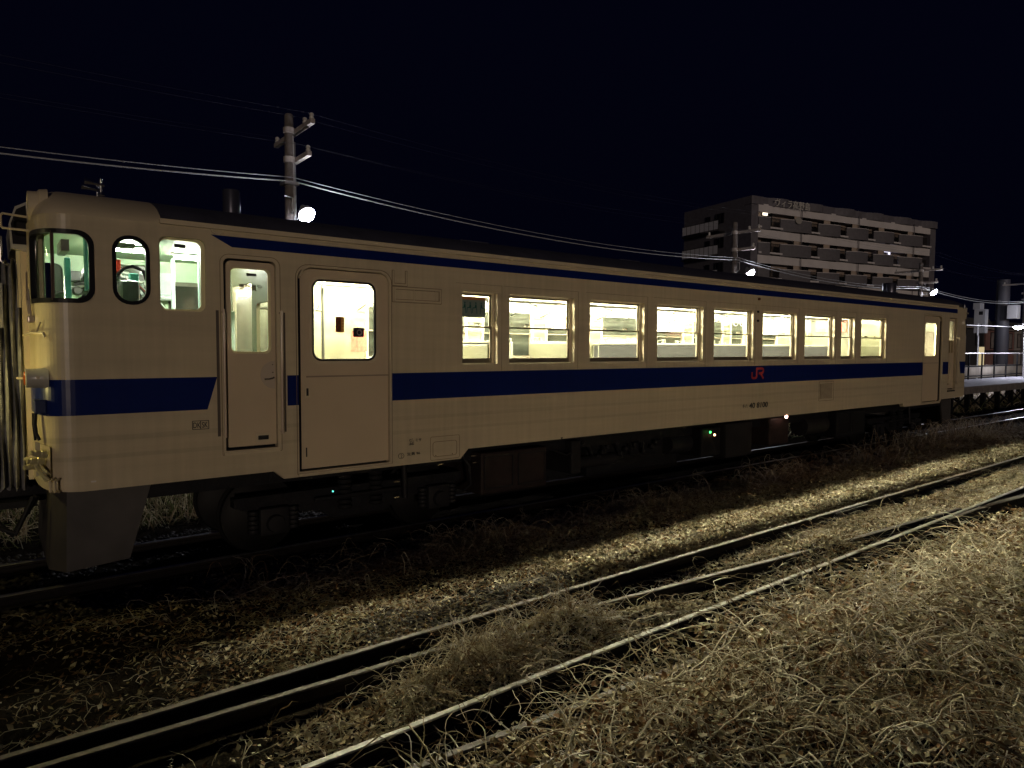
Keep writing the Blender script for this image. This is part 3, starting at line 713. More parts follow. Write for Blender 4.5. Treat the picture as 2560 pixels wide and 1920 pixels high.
# lamps
def lamp(x0, x1, y, z, m_=M_TUBE, r=.018):
    mb = MB(); mb.box(x0, x1, y-.05, y+.05, z+.03, z+.055); o = mb.build('ceiling_lamp', M_WHITE, CAR)
    mb = MB(); mb.cyl((x0+.03, y, z), (x1-.03, y, z), r, 8); mb.build('lamp_tube', m_, o)
for k in range(11):
    x0 = 5.45+1.5*k
    for y in (.62, 2.18): lamp(x0, x0+1.2, y, 3.35)
lamp(3.5, 4.1, 1.4, 3.40, M_TUBEC); lamp(4.3, 4.8, 1.7, 3.40, M_TUBEC); lamp(22.5, 23.0, 1.4, 3.38, M_TUBEC)
# cab fittings
mb = MB(); mb.bbox(3.05, 3.42, .25, .95, 1.9, 2.62, .03); mb.bbox(3.05, 3.30, .95, 1.0, 1.24, 2.5, .01); mb.bbox(3.02, 3.38, 1.85, 2.6, 1.3, 2.5, .03); mb.build('driver_desk', M_MINT, CAR)
mb = MB(); mb.bbox(3.165, 3.215, .70, .78, 2.62, 3.20, .012); mb.build('radio_cabinet', M_TEAL, CAR)
mb = MB(); mb.bbox(3.80, 3.88, 1.25, 1.38, 2.9, 3.14, .01); mb.build('instrument_box', M_TEAL, CAR)
mb = MB(); mb.bbox(3.63, 3.80, .66, .98, 2.30, 3.02, .06); mb.bbox(3.42, 3.86, .55, 1.0, 1.75, 1.87, .04); mb.cyl((3.65, .78, 1.24), (3.65, .78, 1.76), .05); mb.build('driver_seat', M_LEATH, CAR)
mb = MB()
for (x, y, z) in ((3.30, .40, 2.62), (3.36, .52, 2.62), (3.30, .88, 2.64)): mb.lathe((x, y, z), (0, 0, 1), [(0, .05), (.04, .05), (.05, .02), (.12, .018), (.13, .035), (.16, .03)], 12)
mb.tube([(3.37, .35, 2.80), (3.33, .28, 2.82), (3.26, .26, 2.80), (3.20, .24, 2.76)], .01); mb.lathe((3.27, .20, 2.80), (0, 1, 0), [(0, .022), (.03, .022)], 12)
mb.build('brake_handle', M_DKST, CAR, smooth=True)
M_PIPE = mat('pipe_grey', (.035, .038, .034), rough=.4, metal=.3); M_PIPEW = mat('pipe_white', (.30, .33, .28), rough=.4)
for k in range(8):
    z = 2.98+.055*(k % 5); y = 2.55-.03*k
    mb = MB(); mb.tube([(3.2+.1*k, y, z), (3.5+.09*k, y, z+.06), (3.9+.03*k, y-.05, z+.02), (4.0+.05*k, y-.05, z-.3)], .013+.004*(k % 3), 6); mb.build('air_pipe', M_PIPEW if k % 3 == 1 else M_PIPE, CAR, smooth=True)
for k in range(6):
    mb = MB(); mb.lathe((3.42+.15*k, 2.42, 3.0+.06*(k % 2)), (0, -1, 0), [(0, .055), (.03, .055), (.04, .03), (.08, .03), (.09, .045), (.11, .04)], 12); mb.build('air_valve', M_PIPE, CAR, smooth=True)
    mb = MB(); mb.bbox(3.36+.17*k, 3.46+.17*k, 2.45, 2.62, 3.12+.03*(k % 3), 3.24+.03*(k % 2), .01); mb.build('junction_box', M_PIPEW if k % 2 else M_PIPE, CAR)
for k in range(4):
    mb = MB(); mb.lathe((3.72+.035*k, 1.2+.07*k, 2.84+.07*k), (0, -1, .25), [(0, .05), (.04, .05), (.05, .03), (.08, .025)], 10); mb.build('gauge', M_PIPE if k % 2 else M_PIPEW, CAR, smooth=True)
mb = MB(); mb.tube([(3.66, 1.15, 3.10), (3.72, 1.1, 3.17), (3.80, 1.1, 3.20), (3.90, 1.1, 3.16), (3.95, 1.1, 3.0)], .018, 8); mb.build('air_hose', M_RUB, CAR, smooth=True)
mb = MB(); mb.tube([(3.82, .95, 3.0), (3.90, .95, 2.92), (3.86, .95, 2.8), (3.95, .95, 2.7)], .008, 6); mb.build('cord', mat('cord_red', (.25, .02, .02), rough=.5), CAR, smooth=True)
mb = MB(); mb.box(3.66, 3.72, 1.3, 1.45, 3.12, 3.28); mb.box(3.5, 3.56, .9, 1.0, 2.78, 2.9); mb.build('warning_label', mat('label_red', (.7, .05, .03)), CAR)
mb = MB(); mb.box(3.10, 3.16, .16, .60, 3.20, 3.30); mb.box(3.3, 3.7, .28, .34, 3.28, 3.33); mb.build('sun_visor', M_WHITE, CAR)
mb = MB()
for k in range(7): mb.box(3.275, 3.292+.006*(k % 2), .12+.018*k, .136+.018*k, 2.86+.01*(k % 3), 3.36)
mb.build('cab_curtain', mat('curtain_teal', (.12, .42, .38), rough=.9), CAR)
mb = MB(); mb.cyl((4.12, 2.60, 2.98), (4.50, 2.60, 2.98), .035, 12); mb.box(4.12, 4.5, 2.64, 2.66, 2.98, 3.3); mb.build('roller_blind', mat('blind_blue', (.45, .52, .50), rough=.6), CAR)
mb = MB(); mb.box(4.0, 4.10, .072, .076, 3.30, 3.335); mb.build('glass_plate', M_BLK, CAR)
mb = MB()
for ring in (rr(3.49, 3.75, 2.755, 3.34, .12), rr(3.856, 4.258, 2.695, 3.383, .07), rr(3.21, 3.32, 2.76, 3.34, .03)): mb.add([(p_[0], 2.76, p_[1]) for p_ in ring], [tuple(range(len(ring)))])
mb.build('far_cab_glass', mat('far_glass_reflecting', (.06, .075, .05), rough=.15), CAR)
# hanger tubes and door post inside crew room
mb = MB()
for x, y, z0, z1 in ((4.58, 1.6, 1.3, 3.4), (4.66, 1.5, 1.3, 3.4), (4.75, 1.02, 1.3, 3.4), (4.35, 1.9, 1.3, 3.4)): mb.cyl((x, y, z0), (x, y, z1), .022, 8)
mb.bbox(4.70, 4.78, .9, 1.0, 2.3, 2.75, .01); mb.build('conduit', mat('conduit_blue', (.45, .58, .55), rough=.4), CAR)

# ---- front end fittings
mb = MB(); mb.lathe((3.025, .46, 3.61), (-1, 0, 0), [(0, .165), (.06, .155), (.075, .135), (.145, .13), (.15, .12), (.15, .108), (.12, .10)], 28); hl = mb.build('headlight', M_IV, CAR, smooth=True)
mb = MB(); mb.lathe((2.895, .46, 3.61), (-1, 0, 0), [(0, .105), (.012, .08), (.02, .0001)], 24); mb.build('lens', mat('lens_clear', (.6, .62, .55), rough=.1, coat=.5), hl, smooth=True)
mb = MB(); mb.lathe((3.025, 2.34, 3.61), (-1, 0, 0), [(0, .165), (.06, .155), (.075, .135), (.145, .13), (.15, .12), (.15, .108), (.12, .10)], 28); mb.build('headlight', M_IV, CAR, smooth=True)
mb = MB(); mb.prism([(2.90, 3.24), (2.76, 3.27), (2.75, 3.50), (2.80, 3.66), (2.90, 3.72), (3.02, 3.72), (3.02, 3.24)], .88, 1.92); sg = mb.build('destination_box', mat('box_grey', (.36, .35, .31), rough=.4), CAR)
mb = MB(); mb.prism([(2.775, 3.31), (2.765, 3.50), (2.81, 3.635), (2.88, 3.68), (2.90, 3.31)], .872, .88); mb.build('box_window', M_RUB, sg)
mb = MB(); mb.tube([(2.90, .62, 3.53), (2.70, .62, 3.545), (2.685, .62, 3.53), (2.685, .62, 3.43), (2.70, .62, 3.415), (2.90, .62, 3.41)], .011, 8); mb.build('step_loop', M_IV, CAR, smooth=True)
mb = MB()
mb.prism([(2.885, 1.06), (2.845, 1.06), (2.83, 3.30), (2.885, 3.32)], .93, 1.0); mb.prism([(2.885, 1.06), (2.845, 1.06), (2.83, 3.30), (2.885, 3.32)], 1.8, 1.87); mb.build('gangway_frame', M_IV, CAR)
mb = MB(); mb.box(2.80, 2.83, .985, 1.01, 2.72, 3.26); mb.build('gangway_strip', M_YEL, CAR)
# bellows: corrugated near wall
mb = MB(); prof = []
nf = 7
for i in range(nf*8+1):
    x = 2.46+(2.835-2.46)*i/(nf*8); prof.append((x, 1.0+.035*cos(2*pi*i/8)+.004*sin(i*1.7)))
vs = []; zz = np.linspace(.98, 3.16, 26)
for z in zz:
    for i, (x, y) in enumerate(prof): vs.append((x+.006*sin(z*5+i), y+.018*sin(z*3.1+i*.33)+.012*sin(z*9+i*.9), z+.03*sin(i*.7)))
k = len(prof)
fs = [(r_*k+i, r_*k+i+1, (r_+1)*k+i+1, (r_+1)*k+i) for r_ in range(len(zz)-1) for i in range(k-1)]
mb.add(vs, fs)
mb.box(2.46, 2.83, 1.08, 1.74, 3.10, 3.14); mb.box(2.46, 2.83, 1.06, 1.09, .98, 3.1)
bl = mb.build('gangway_bellows', M_BELLOW, CAR, smooth=True)
mb = MB(); mb.bbox(2.60, 2.70, 1.0, 1.1, 3.20, 3.40, .02); mb.tube([(2.58, .98, 3.10), (2.58, .98, 3.30), (2.60, .98, 3.33), (2.66, .98, 3.33), (2.68, .98, 3.28), (2.68, .98, 3.16), (2.71, .98, 3.12), (2.76, .98, 3.12)], .012, 8)
mb.build('bellows_bracket', M_STEEL, CAR, smooth=True)
for x, z1 in ((2.56, 2.60), (2.64, 2.52)):
    mb = MB(); mb.box(x, x+.045, .90, .905, z1, z1+.42); mb.build('canvas_flap', mat('flap_grey_%d' % int(x*100), (.26, .26, .27), rough=.7), CAR)
# wiper, grab pipes, side lamp, jumper
mb = MB(); mb.tube([(2.862, .42, 2.64), (2.852, .40, 2.76), (2.858, .52, 3.02)], .008, 6); mb.tube([(2.875, .36, 2.60), (2.862, .42, 2.86)], .009, 6); mb.bbox(2.85, 2.90, .34, .42, 2.56, 2.62, .01)
mb.tube([(2.93, .14, 2.56), (2.90, .18, 2.46)], .006); mb.build('wiper', mat('wiper_metal', (.45, .38, .32), rough=.3, metal=.6), CAR)
mb = MB(); mb.tube([(2.83, .70, 2.45), (2.835, .55, 2.452), (2.86, .22, 2.465), (2.945, .08, 2.465), (2.955, .09, 2.43)], .012, 8); mb.build('grab_pipe', M_IV, CAR, smooth=True)
mb = MB(); mb.tube([(2.93, .24, 2.06), (2.76, .40, 2.065)], .011, 8); mb.tube([(2.90, .40, 1.335), (2.79, .40, 1.335)], .012, 8); mb.build('grab_pipe', M_IV, CAR, smooth=True)
mb = MB(); mb.lathe((2.975, .17, 2.07), (-1, .0, 0), [(0, .105), (.03, .095), (.04, .088), (.16, .082), (.165, .07)], 22); tl = mb.build('tail_lamp', mat('lamp_housing', (.40, .38, .33), rough=.3, coat=.4), CAR, smooth=True)
mb = MB(); mb.lathe((2.82, .17, 2.07), (-1, 0, 0), [(0, .07), (.02, .055), (.028, .0001)], 18); mb.build('lens', mat('lens_red', (.55, .12, .02), rough=.2, coat=.5), tl, smooth=True)
mb = MB(); mb.box(2.885, 2.91, .082, .088, 2.065, 2.09); mb.build('lamp_plate', M_IV, tl)
mb = MB(); mb.bbox(2.865, 2.955, .12, .30, 1.76, 1.88, .01); mb.build('jumper_socket', mat('socket_blue', (.01, .02, .08), rough=.4), CAR)
mb = MB(); mb.tube([(2.88, .22, 1.76), (2.872, .20, 1.66), (2.878, .19, 1.58), (2.90, .18, 1.52)], .014, 8); mb.tube([(2.862, .24, 1.76), (2.86, .23, 1.66), (2.87, .2, 1.52)], .010, 8); mb.build('jumper_cable', M_RUB, CAR, smooth=True)
mb = MB(); bx_ = [(2.90, 1.17), (2.90, 1.50), (2.99, 1.46), (2.99, 1.14)]
mb.add([(2.872, .30, 1.50), (2.965, .045, 1.475), (2.965, .045, 1.15), (2.872, .30, 1.18), (2.93, .30, 1.47), (2.98, .12, 1.45), (2.98, .12, 1.19), (2.93, .30, 1.21)],
       [(0, 1, 5, 4), (1, 2, 6, 5), (2, 3, 7, 6), (3, 0, 4, 7), (4, 5, 6, 7)]); jb = mb.build('jumper_box', mat('jumper_box_paint', (.40, .37, .27), rough=.5), CAR)
mb = MB()
for k, z in enumerate((1.40, 1.34, 1.30)): mb.lathe((2.94-.02*k, .09+.06*k, z), (-1, -.4, .3-.2*k), [(0, .035), (.05, .035), (.055, .028), (.10, .028), (.105, .02), (.13, .02)], 12)
mb.tube([(2.87, .14, 1.35), (2.80, .30, 1.345)], .02, 8)
mb.tube([(2.86, .15, 1.33), (2.88, .10, 1.27), (2.92, .05, 1.21), (2.95, .03, 1.18)], .018, 8); mb.tube([(2.89, .15, 1.33), (2.91, .10, 1.28), (2.945, .05, 1.24)], .014, 8)
mb.build('jumper_plug', mat('plug_brass', (.55, .50, .30), rough=.35, metal=.4), jb, smooth=True)
mb = MB(); mb.tube([(2.985, .03, 1.19), (2.955, -.02, 1.18), (2.955, -.02, 1.09), (2.985, .02, 1.075)], .012, 8); mb.tube([(3.02, .0, 1.19), (2.985, -.045, 1.18), (2.985, -.045, 1.09), (3.02, -.0, 1.075)], .011, 8); mb.build('coupling_step', M_IV, CAR, smooth=True)
# corner trim lights: copper piping on the corner
mb = MB(); mb.bbox(3.26, 3.30, -.004, .001, 1.130, 1.145, .001); mb.build('reflector_chip', mat('chip_white', (.7, .65, .6)), CAR)
# rear end trims
mb = MB(); mb.tube([(XR-.02, .42, 3.30), (XR+.02, .38, 3.1), (XR+.02, .36, 2.5)], .012, 6); mb.lathe((XR-.30, -.02, 3.36), (0, -1, 0), [(0, .03), (.05, .03)], 10); mb.lathe((XR-.5, -.01, 3.48), (0, 0, 1), [(0, .04), (.1, .03)], 10); mb.tube([(XR-.38, -.02, 3.2), (XR-.38, -.03, 3.05)], .02, 8)
mb.build('rear_grab_rail', M_STEEL, CAR, smooth=True)
mb = MB(); mb.lathe((XR-.06, .28, 2.45), (1, 0, 0), [(0, .07), (.08, .065), (.1, .05)], 16); tl = mb.build('rear_tail_lamp', M_IV, CAR, smooth=True)
mb = MB(); mb.lathe((XR+.041, .28, 2.45), (1, 0, 0), [(0, .05), (.014, .03), (.02, .001)], 16); mb.box(XR-.02, XR+.025, .12, .16, 2.30, 2.55); mb.build('lens', emis('tail_red', (1, .04, .03), 3.0), tl)
# underframe
mb = MB(); mb.box(3.3, 23.5, .25, 2.55, 1.02, 1.12); mb.box(3.6, 23.2, .35, .45, .86, 1.0); mb.box(3.6, 23.2, 2.35, 2.45, .86, 1.0); mb.build('underframe', M_DKST, CAR)
def ubox(name, x0, x1, y0, y1, z0, z1, m_=M_DKST, seams=0, b=.03):
    mb = MB(); mb.bbox(x0, x1, y0, y1, z0, z1, b); o = mb.build(name, m_, CAR)
    if seams:
        m2 = MB(); w = (x1-x0)/seams
        for k in range(seams):
            outline_bar(m2, [(x0+w*k+.06, z0+.08), (x0+w*(k+1)-.04, z0+.08), (x0+w*(k+1)-.04, z1-.06), (x0+w*k+.06, z1-.06)], y0-.008, y0+.001, .02)
        m2.build('panel_frame', M_GREY, o)
    return o
M_BRN = mat('underfloor_brown', (.022, .015, .014), spec=.2, rough=.6, var=.3, scale=6)
ubox('equipment_box', 7.62, 8.75, .12, 1.2, .42, .98, M_BRN, 2); ubox('battery_box', 9.3, 9.5, .2, 1.2, .5, 1.0, M_GREY)
ubox('diesel_engine', 9.9, 12.1, .5, 2.3, .35, 1.0, M_DKST); ubox('radiator_box', 12.95, 13.75, .10, 1.1, .40, 1.03, M_GREY)
ubox('equipment_box', 12.3, 12.85, .15, 1.1, .48, .98, M_DKST); ubox('air_tank_box', 14.4, 15.1, .15, 1.1, .5, 1.03, M_BRN); ubox('equipment_box', 17.0, 18.3, .15, 1.2, .45, 1.03, M_DKST, 2)
mb = MB(); mb.cyl((11.7, .45, .72), (12.25, .45, .72), .17, 20); mb.cyl((9.55, .4, .62), (10.4, .4, .62), .09, 12); mb.cyl((16.0, .45, .75), (16.9, .45, .75), .2, 18)
for k in range(12): mb.lathe((10.0+.14*k, .42+.03*(k % 3), .66+.06*(k % 4)), (0, -1, .3), [(0, .03), (.03, .045), (.08, .04), (.09, .02)], 10)
for k in range(5): mb.tube([(9.8+.3*k, .40, .98), (9.85+.3*k, .36, .8), (9.95+.28*k, .4, .65), (10.2+.3*k, .38, .58)], .016, 6)
mb.tube([(7.3, .12, 1.0), (7.42, .10, .85), (7.46, .12, .6), (7.40, .2, .5)], .018, 8); mb.tube([(8.8, .2, .95), (9.2, .2, .8), (9.6, .25, .95)], .015, 6)
mb.build('pipework', M_GREY, CAR, smooth=True)
for x, z, c, s_ in ((12.472, .913, (.05, 1, .15), 3.5), (12.60, .858, (1, .55, .25), 6)):
    mb = MB(); mb.lathe((x, .10, z), (0, -1, 0), [(0, .020), (.015, .016), (.02, .001)], 10); mb.build('indicator_lamp', emis('indicator_%d' % int(x*100), c, s_), CAR)
mb = MB(); mb.lathe((14.756, .02, 1.06), (0, -1, 0), [(0, .035), (.02, .03), (.035, .001)], 12); mb.build('door_lamp', emis('door_lamp_glow', (1, .55, .45), 14), CAR)
mb = MB(); mb.lathe((5.62, .2, .72), (0, -1, 0), [(0, .010), (.012, .008), (.015, .001)], 8); mb.build('indicator_lamp', emis('indicator_teal', (.1, .8, .6), 1.5), CAR)
# bogies
def bogie(xc):
    fr = MB()
    for yf in (.42, 2.22):
        fr.prism([(xc-1.45, .62), (xc-1.2, .52), (xc-.5, .48), (xc-.35, .36), (xc+.35, .36), (xc+.5, .48), (xc+1.2, .52), (xc+1.45, .62), (xc+1.45, .72), (xc-1.45, .72)], yf, yf+.14)
    fr.box(xc-.22, xc+.22, .56, 2.22, .42, .70)
    b_ = fr.build('bogie', M_DKST, CAR)
    for dx in (-1.05, 1.05):
        w = MB()
        for yw in (.80, 1.86):
            w.lathe((xc+dx, yw, .43), (0, 1, 0), [(0, .30), (.02, .33), (.03, .43), (.10, .43), (.125, .455), (.14, .455), (.14, .2)], 36)
        w.cyl((xc+dx, .5, .43), (xc+dx, 2.3, .43), .07, 12); w.build('wheelset', mat('wheel_steel_%d' % int((xc+dx)*10), (.008, .0075, .0075), rough=.6, spec=.2), b_, smooth=True)
        a = MB(); a.bbox(xc+dx-.16, xc+dx+.16, .30, .42, .30, .60, .03); a.lathe((xc+dx, .30, .43), (0, -1, 0), [(0, .10), (.05, .09), (.055, .02)], 14)
        for q in (-.22, .22):
            for k in range(5): a.lathe((xc+dx+q, .36, .34+.05*k), (0, 0, 1), [(0, .055), (.02, .062), (.04, .055)], 12)
        a.build('axle_box', M_GREY, b_, smooth=True)
    s_ = MB()
    for q in (-.2, .2):
        for k in range(7): s_.lathe((xc+q, .40, .46+.06*k), (0, 0, 1), [(0, .075), (.02, .09), (.045, .075)], 14)
    s_.cyl((xc+.55, .30, .5), (xc+.55, .33, .95), .035, 10); s_.cyl((xc-.6, .32, .62), (xc+.5, .32, .62), .025, 8)
    s_.build('bolster_spring', M_GREY, b_, smooth=True)
bogie(6.05); bogie(20.45)
M_BRS = mat('fitting_bright', (.7, .6, .42), rough=.2, metal=.8)
for x, z in ((6.42, .72), (6.42, .53), (7.05, .87), (7.55, .93), (7.58, .84)): mb = MB(); mb.box(x, x+.07, .24, .26, z, z+.012); mb.build('brass_fitting', M_BRS, CAR)
# ploughs
def plough(sgn, x0):
    f = lambda dx: x0+sgn*dx
    mb = MB()
    mb.prism([(f(0), 1.02), (f(.70), 1.02), (f(.50), .30), (f(-.02), .26)], .32, .36)
    mb.prism([(f(0), 1.02), (f(.70), 1.02), (f(.50), .30), (f(-.02), .26)], 2.44, 2.48)
    mb.add([(f(0), .32, 1.02), (f(-.02), .32, .26), (f(-.14), .60, .24), (f(-.10), .60, 1.02), (f(-.14), 2.2, .24), (f(-.10), 2.2, 1.02), (f(-.02), 2.48, .26), (f(0), 2.48, 1.02)],
           [(0, 1, 2, 3), (3, 2, 4, 5), (5, 4, 6, 7)])
    mb.build('snow_plough', mat('plough_grey_%d' % int(x0), (.055, .050, .048), rough=.55, var=.25, scale=3), CAR)
plough(1, 3.10); plough(-1, XR-.22)
mb = MB(); mb.bbox(2.55, 3.0, 1.25, 1.55, .78, .98, .03); mb.tube([(2.9, .9, .9), (2.7, .88, .55), (2.5, .9, .8)], .03, 8); mb.tube([(2.86, .6, .95), (2.72, .6, .62), (2.5, .62, .75)], .025, 8); mb.box(2.4, 2.9, .9, 1.1, .8, .86); mb.build('coupler', M_DKST, CAR, smooth=True)
# neighbouring car (only its near end, just outside the frame): its cab light falls on the front
NB = empty('railcar', (2.0, 1.4, 0), 'end of the next ivory railcar coupled beyond the grey bellows', 'railcar')
def mir(bm):
    for v in bm.verts: v.co.x = 4.90-v.co.x
    return bm
bm = wrapbm(sheet([(SMIN, 1.10), (3.2, 1.055), (5.6, 1.055), (5.6, ZT), (SMIN, ZT)], [cornerhole(), rr(3.485, 3.755, 2.75, 3.345, .125)], .088, sF[1:-1]+[3.2]), 0)
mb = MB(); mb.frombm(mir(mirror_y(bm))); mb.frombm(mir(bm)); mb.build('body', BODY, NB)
mb = MB(); vs = []
for x in (2.01, 1.9, 1.7, -.7):
    k_ = .6 if x > 2 else .9 if x > 1.8 else 1
    for j in range(NY+1): y = 1.4-1.4*cos(pi*j/NY); vs.append((x, 1.4+(y-1.4)*(.8 if x > 2 else .95 if x > 1.8 else 1), ZT+(roofz(y)-ZT)*k_))
mb.add(vs, [(i*n+j, i*n+j+1, (i+1)*n+j+1, (i+1)*n+j) for i in range(3) for j in range(NY)]+[tuple(range(n))]); mb.build('roof', M_IV, NB, smooth=True)
mb = MB(); mb.box(-.7, 1.9, .1, 2.7, 1.15, 1.24); mb.box(-.72, -.7, .1, 2.7, 1.15, 3.45); mb.build('floor', M_FLOOR, NB)
mb = MB(); mb.cyl((1.0, .5, 3.36), (1.85, .5, 3.36), .02, 8); mb.build('lamp_tube', emis('next_cab_lamp', (1.0, .90, .40), 120), NB)
mb = MB(); mb.lathe((2.06, .55, 2.0), (1, 0, 0), [(0, .09), (.02, .06), (.03, .001)], 16); mb.build('marker_lamp', emis('marker_glow', (1.0, .82, .28), 45), NB)
#MORE#
# ------------------------------------------------------------------ GROUND
def hsh(x, y, f, a, b): return np.sin(x*f+a)*np.cos(y*f*1.13+b)+.5*np.sin(x*f*2.3+b+y*f*1.7)
def gz(x, y):
    x = np.asarray(x, float); y = np.asarray(y, float)
    z = -.17+.012*hsh(x, y, 2.1, .3, 1.1)+.008*hsh(x, y, 6.3, 2., .4)
    z = z+.10*np.exp(-((y+.55)/.55)**2)*(x < 60)+.05*np.exp(-((y+1.5)/.5)**2)
    bl = np.clip((np.abs(y-1.4)-1.2)/.4, 0, 1); z = z*bl+(-.15+.01*hsh(x, y, 9, 0, 0))*(1-bl)      # ballast bed
    z = z-.05*np.exp(-((y+2.43)/.16)**2)*(x < 9)                                      # clear flangeway
    near = np.clip((-4.35-y)/1.2, 0, 1)
    z = z+near*(.06+.05*hsh(x, y, 1.3, .8, .2)+.035*hsh(x, y, 3.1, .1, 1.9))
    z = z-.9*np.clip((y-8)/6, 0, 1)*0
    return z
def mound(x, y):    # heaps of dead vine lying over the rails
    m = 0
    for (mx, my, sx, sy, h) in ((5.35, -3.02, .55, .26, .22), (6.35, -2.85, .5, .24, .27), (7.3, -3.05, .6, .2, .14), (10.6, -2.95, .7, .35, .22), (9.4, -3.6, .8, .4, .12), (12.6, -2.7, 1.2, .35, .12), (7.6, -4.3, 1.6, .5, .13), (5.6, -4.55, 1.2, .5, .14), (7.4, -3.75, 1.2, .2, .14), (10.5, -5.2, 2.5, .8, .12), (7.8, -5.6, 1.5, .8, .12), (13.5, -4.9, 2., .8, .14)):
        m = m+h*np.exp(-((x-mx)/sx)**2-((y-my)/sy)**2)
    return m
def ground_mesh(name, xs, ys, mt):
    X, Y = np.meshgrid(xs, ys); Z = gz(X, Y)
    nx, ny = len(xs), len(ys)
    v = np.stack([X.ravel(), Y.ravel(), Z.ravel()], 1)
    i = np.arange(nx-1)[None, :]+np.arange(ny-1)[:, None]*nx; i = i.ravel()
    f = np.stack([i, i+1, i+1+nx, i+nx], 1)
    me = bpy.data.meshes.new(name); me.from_pydata(v.tolist(), [], f.tolist()); me.materials.append(mt)
    me.polygons.foreach_set('use_smooth', [True]*len(me.polygons)); me.update()
    return tag(link(name, me), kind='structure')
M_SOIL = mat('soil', (.012, .010, .008), rough=1.0, spec=0., col2=(.028, .022, .016), scale=5, bump=.8, bscale=30)
xs = np.concatenate([np.linspace(-500, -20, 12), np.arange(-18, 0, 1.), np.arange(0, 26, .08), np.arange(26, 60, .4), np.linspace(62, 900, 30)])
ys = np.concatenate([np.linspace(-300, -12, 12), np.arange(-11, -7, .4), np.arange(-7, 4, .07), np.arange(4, 14, .5), np.linspace(15, 900, 40)])
g = ground_mesh('ground', xs, ys, M_SOIL)

mb = MB()  # unseen wall added behind the camera to keep the fill sun off the foreground
for k in range(60): mb.bbox(-60+2*k, -58.02+2*k, -13.2, -13.0, -.3, .88, .01)
mb.box(-60, 60, -13.25, -12.95, .89, .95)
tag(mb.build('shade_wall', mat('shade_wall_grey', (.12, .12, .12), rough=.9, var=.2, scale=4)), 'added low grey block wall behind the camera, shading the foreground', 'wall')
# numpy mesh builder for plant litter
def np_mesh(name, V, F, MI, mats, **kw):
    me = bpy.data.meshes.new(name); nv, nf, k = len(V), len(F), F.shape[1]
    me.vertices.add(nv); me.vertices.foreach_set('co', V.astype(np.float32).ravel())
    me.loops.add(nf*k); me.loops.foreach_set('vertex_index', F.astype(np.int32).ravel())
    me.polygons.add(nf); me.polygons.foreach_set('loop_start', np.arange(0, nf*k, k, dtype=np.int32))
    me.polygons.foreach_set('loop_total', np.full(nf, k, np.int32))
    me.polygons.foreach_set('material_index', MI.astype(np.int32))
    for mt in mats: me.materials.append(mt)
    me.update(calc_edges=True); me.validate()
    return tag(link(name, me), **kw)
def leafmat(n, c, c2):
    M = mat(n, c, rough=.8, col2=c2, scale=14, spec=.15); return M
LM = [leafmat('dry_leaf_pale', (.58, .52, .36), (.76, .70, .54)), leafmat('dry_leaf_tan', (.42, .34, .21), (.56, .47, .31)), leafmat('dry_leaf_brown', (.17, .095, .05), (.29, .17, .085)), leafmat('dry_leaf_olive', (.17, .14, .065), (.30, .25, .12))]
SM = [leafmat('dry_stem_pale', (.54, .48, .35), (.72, .66, .52)), leafmat('dry_stem_tan', (.34, .27, .17), (.48, .40, .27)), leafmat('dry_stem_brown', (.18, .115, .065), (.28, .19, .11)), leafmat('dry_stem_grey', (.46, .41, .36), (.62, .57, .50))]
def leaves(P0, size, lift=.03, rng=RNG):
    n = len(P0); s = size*rng.uniform(.55, 1.35, n)
    az = rng.uniform(0, 2*pi, n); tilt = rng.normal(0, .55, n); roll = rng.normal(0, .5, n)
    d = np.stack([np.cos(az)*np.cos(tilt), np.sin(az)*np.cos(tilt), np.sin(tilt)], 1)
    sx = np.stack([-np.sin(az), np.cos(az), np.zeros(n)], 1); nrm = np.cross(d, sx)
    w = sx*np.cos(roll)[:, None]+nrm*np.sin(roll)[:, None]; nn = np.cross(d, w)
    curl = rng.uniform(.1, .7, n)
    V = []
    for (u, wv, hc) in ((-.5, 0, .3), (-.12, .36, 0), (.5, 0, .5), (-.12, -.36, 0), (0, 0, -.35)):
        V.append(P0+d*(s*u)[:, None]+w*(s*wv*(1-.4*curl))[:, None]+nn*(s*hc*curl*.6)[:, None])
    V = np.stack(V, 1); V[:, :, 2] += (rng.uniform(0, lift, n))[:, None]
    b = np.arange(n)[:, None]*5
    F = np.concatenate([b+np.array([[0, 1, 4]]), b+np.array([[1, 2, 4]]), b+np.array([[2, 3, 4]]), b+np.array([[3, 0, 4]])], 1).reshape(-1, 3)
    return V.reshape(-1, 3), F
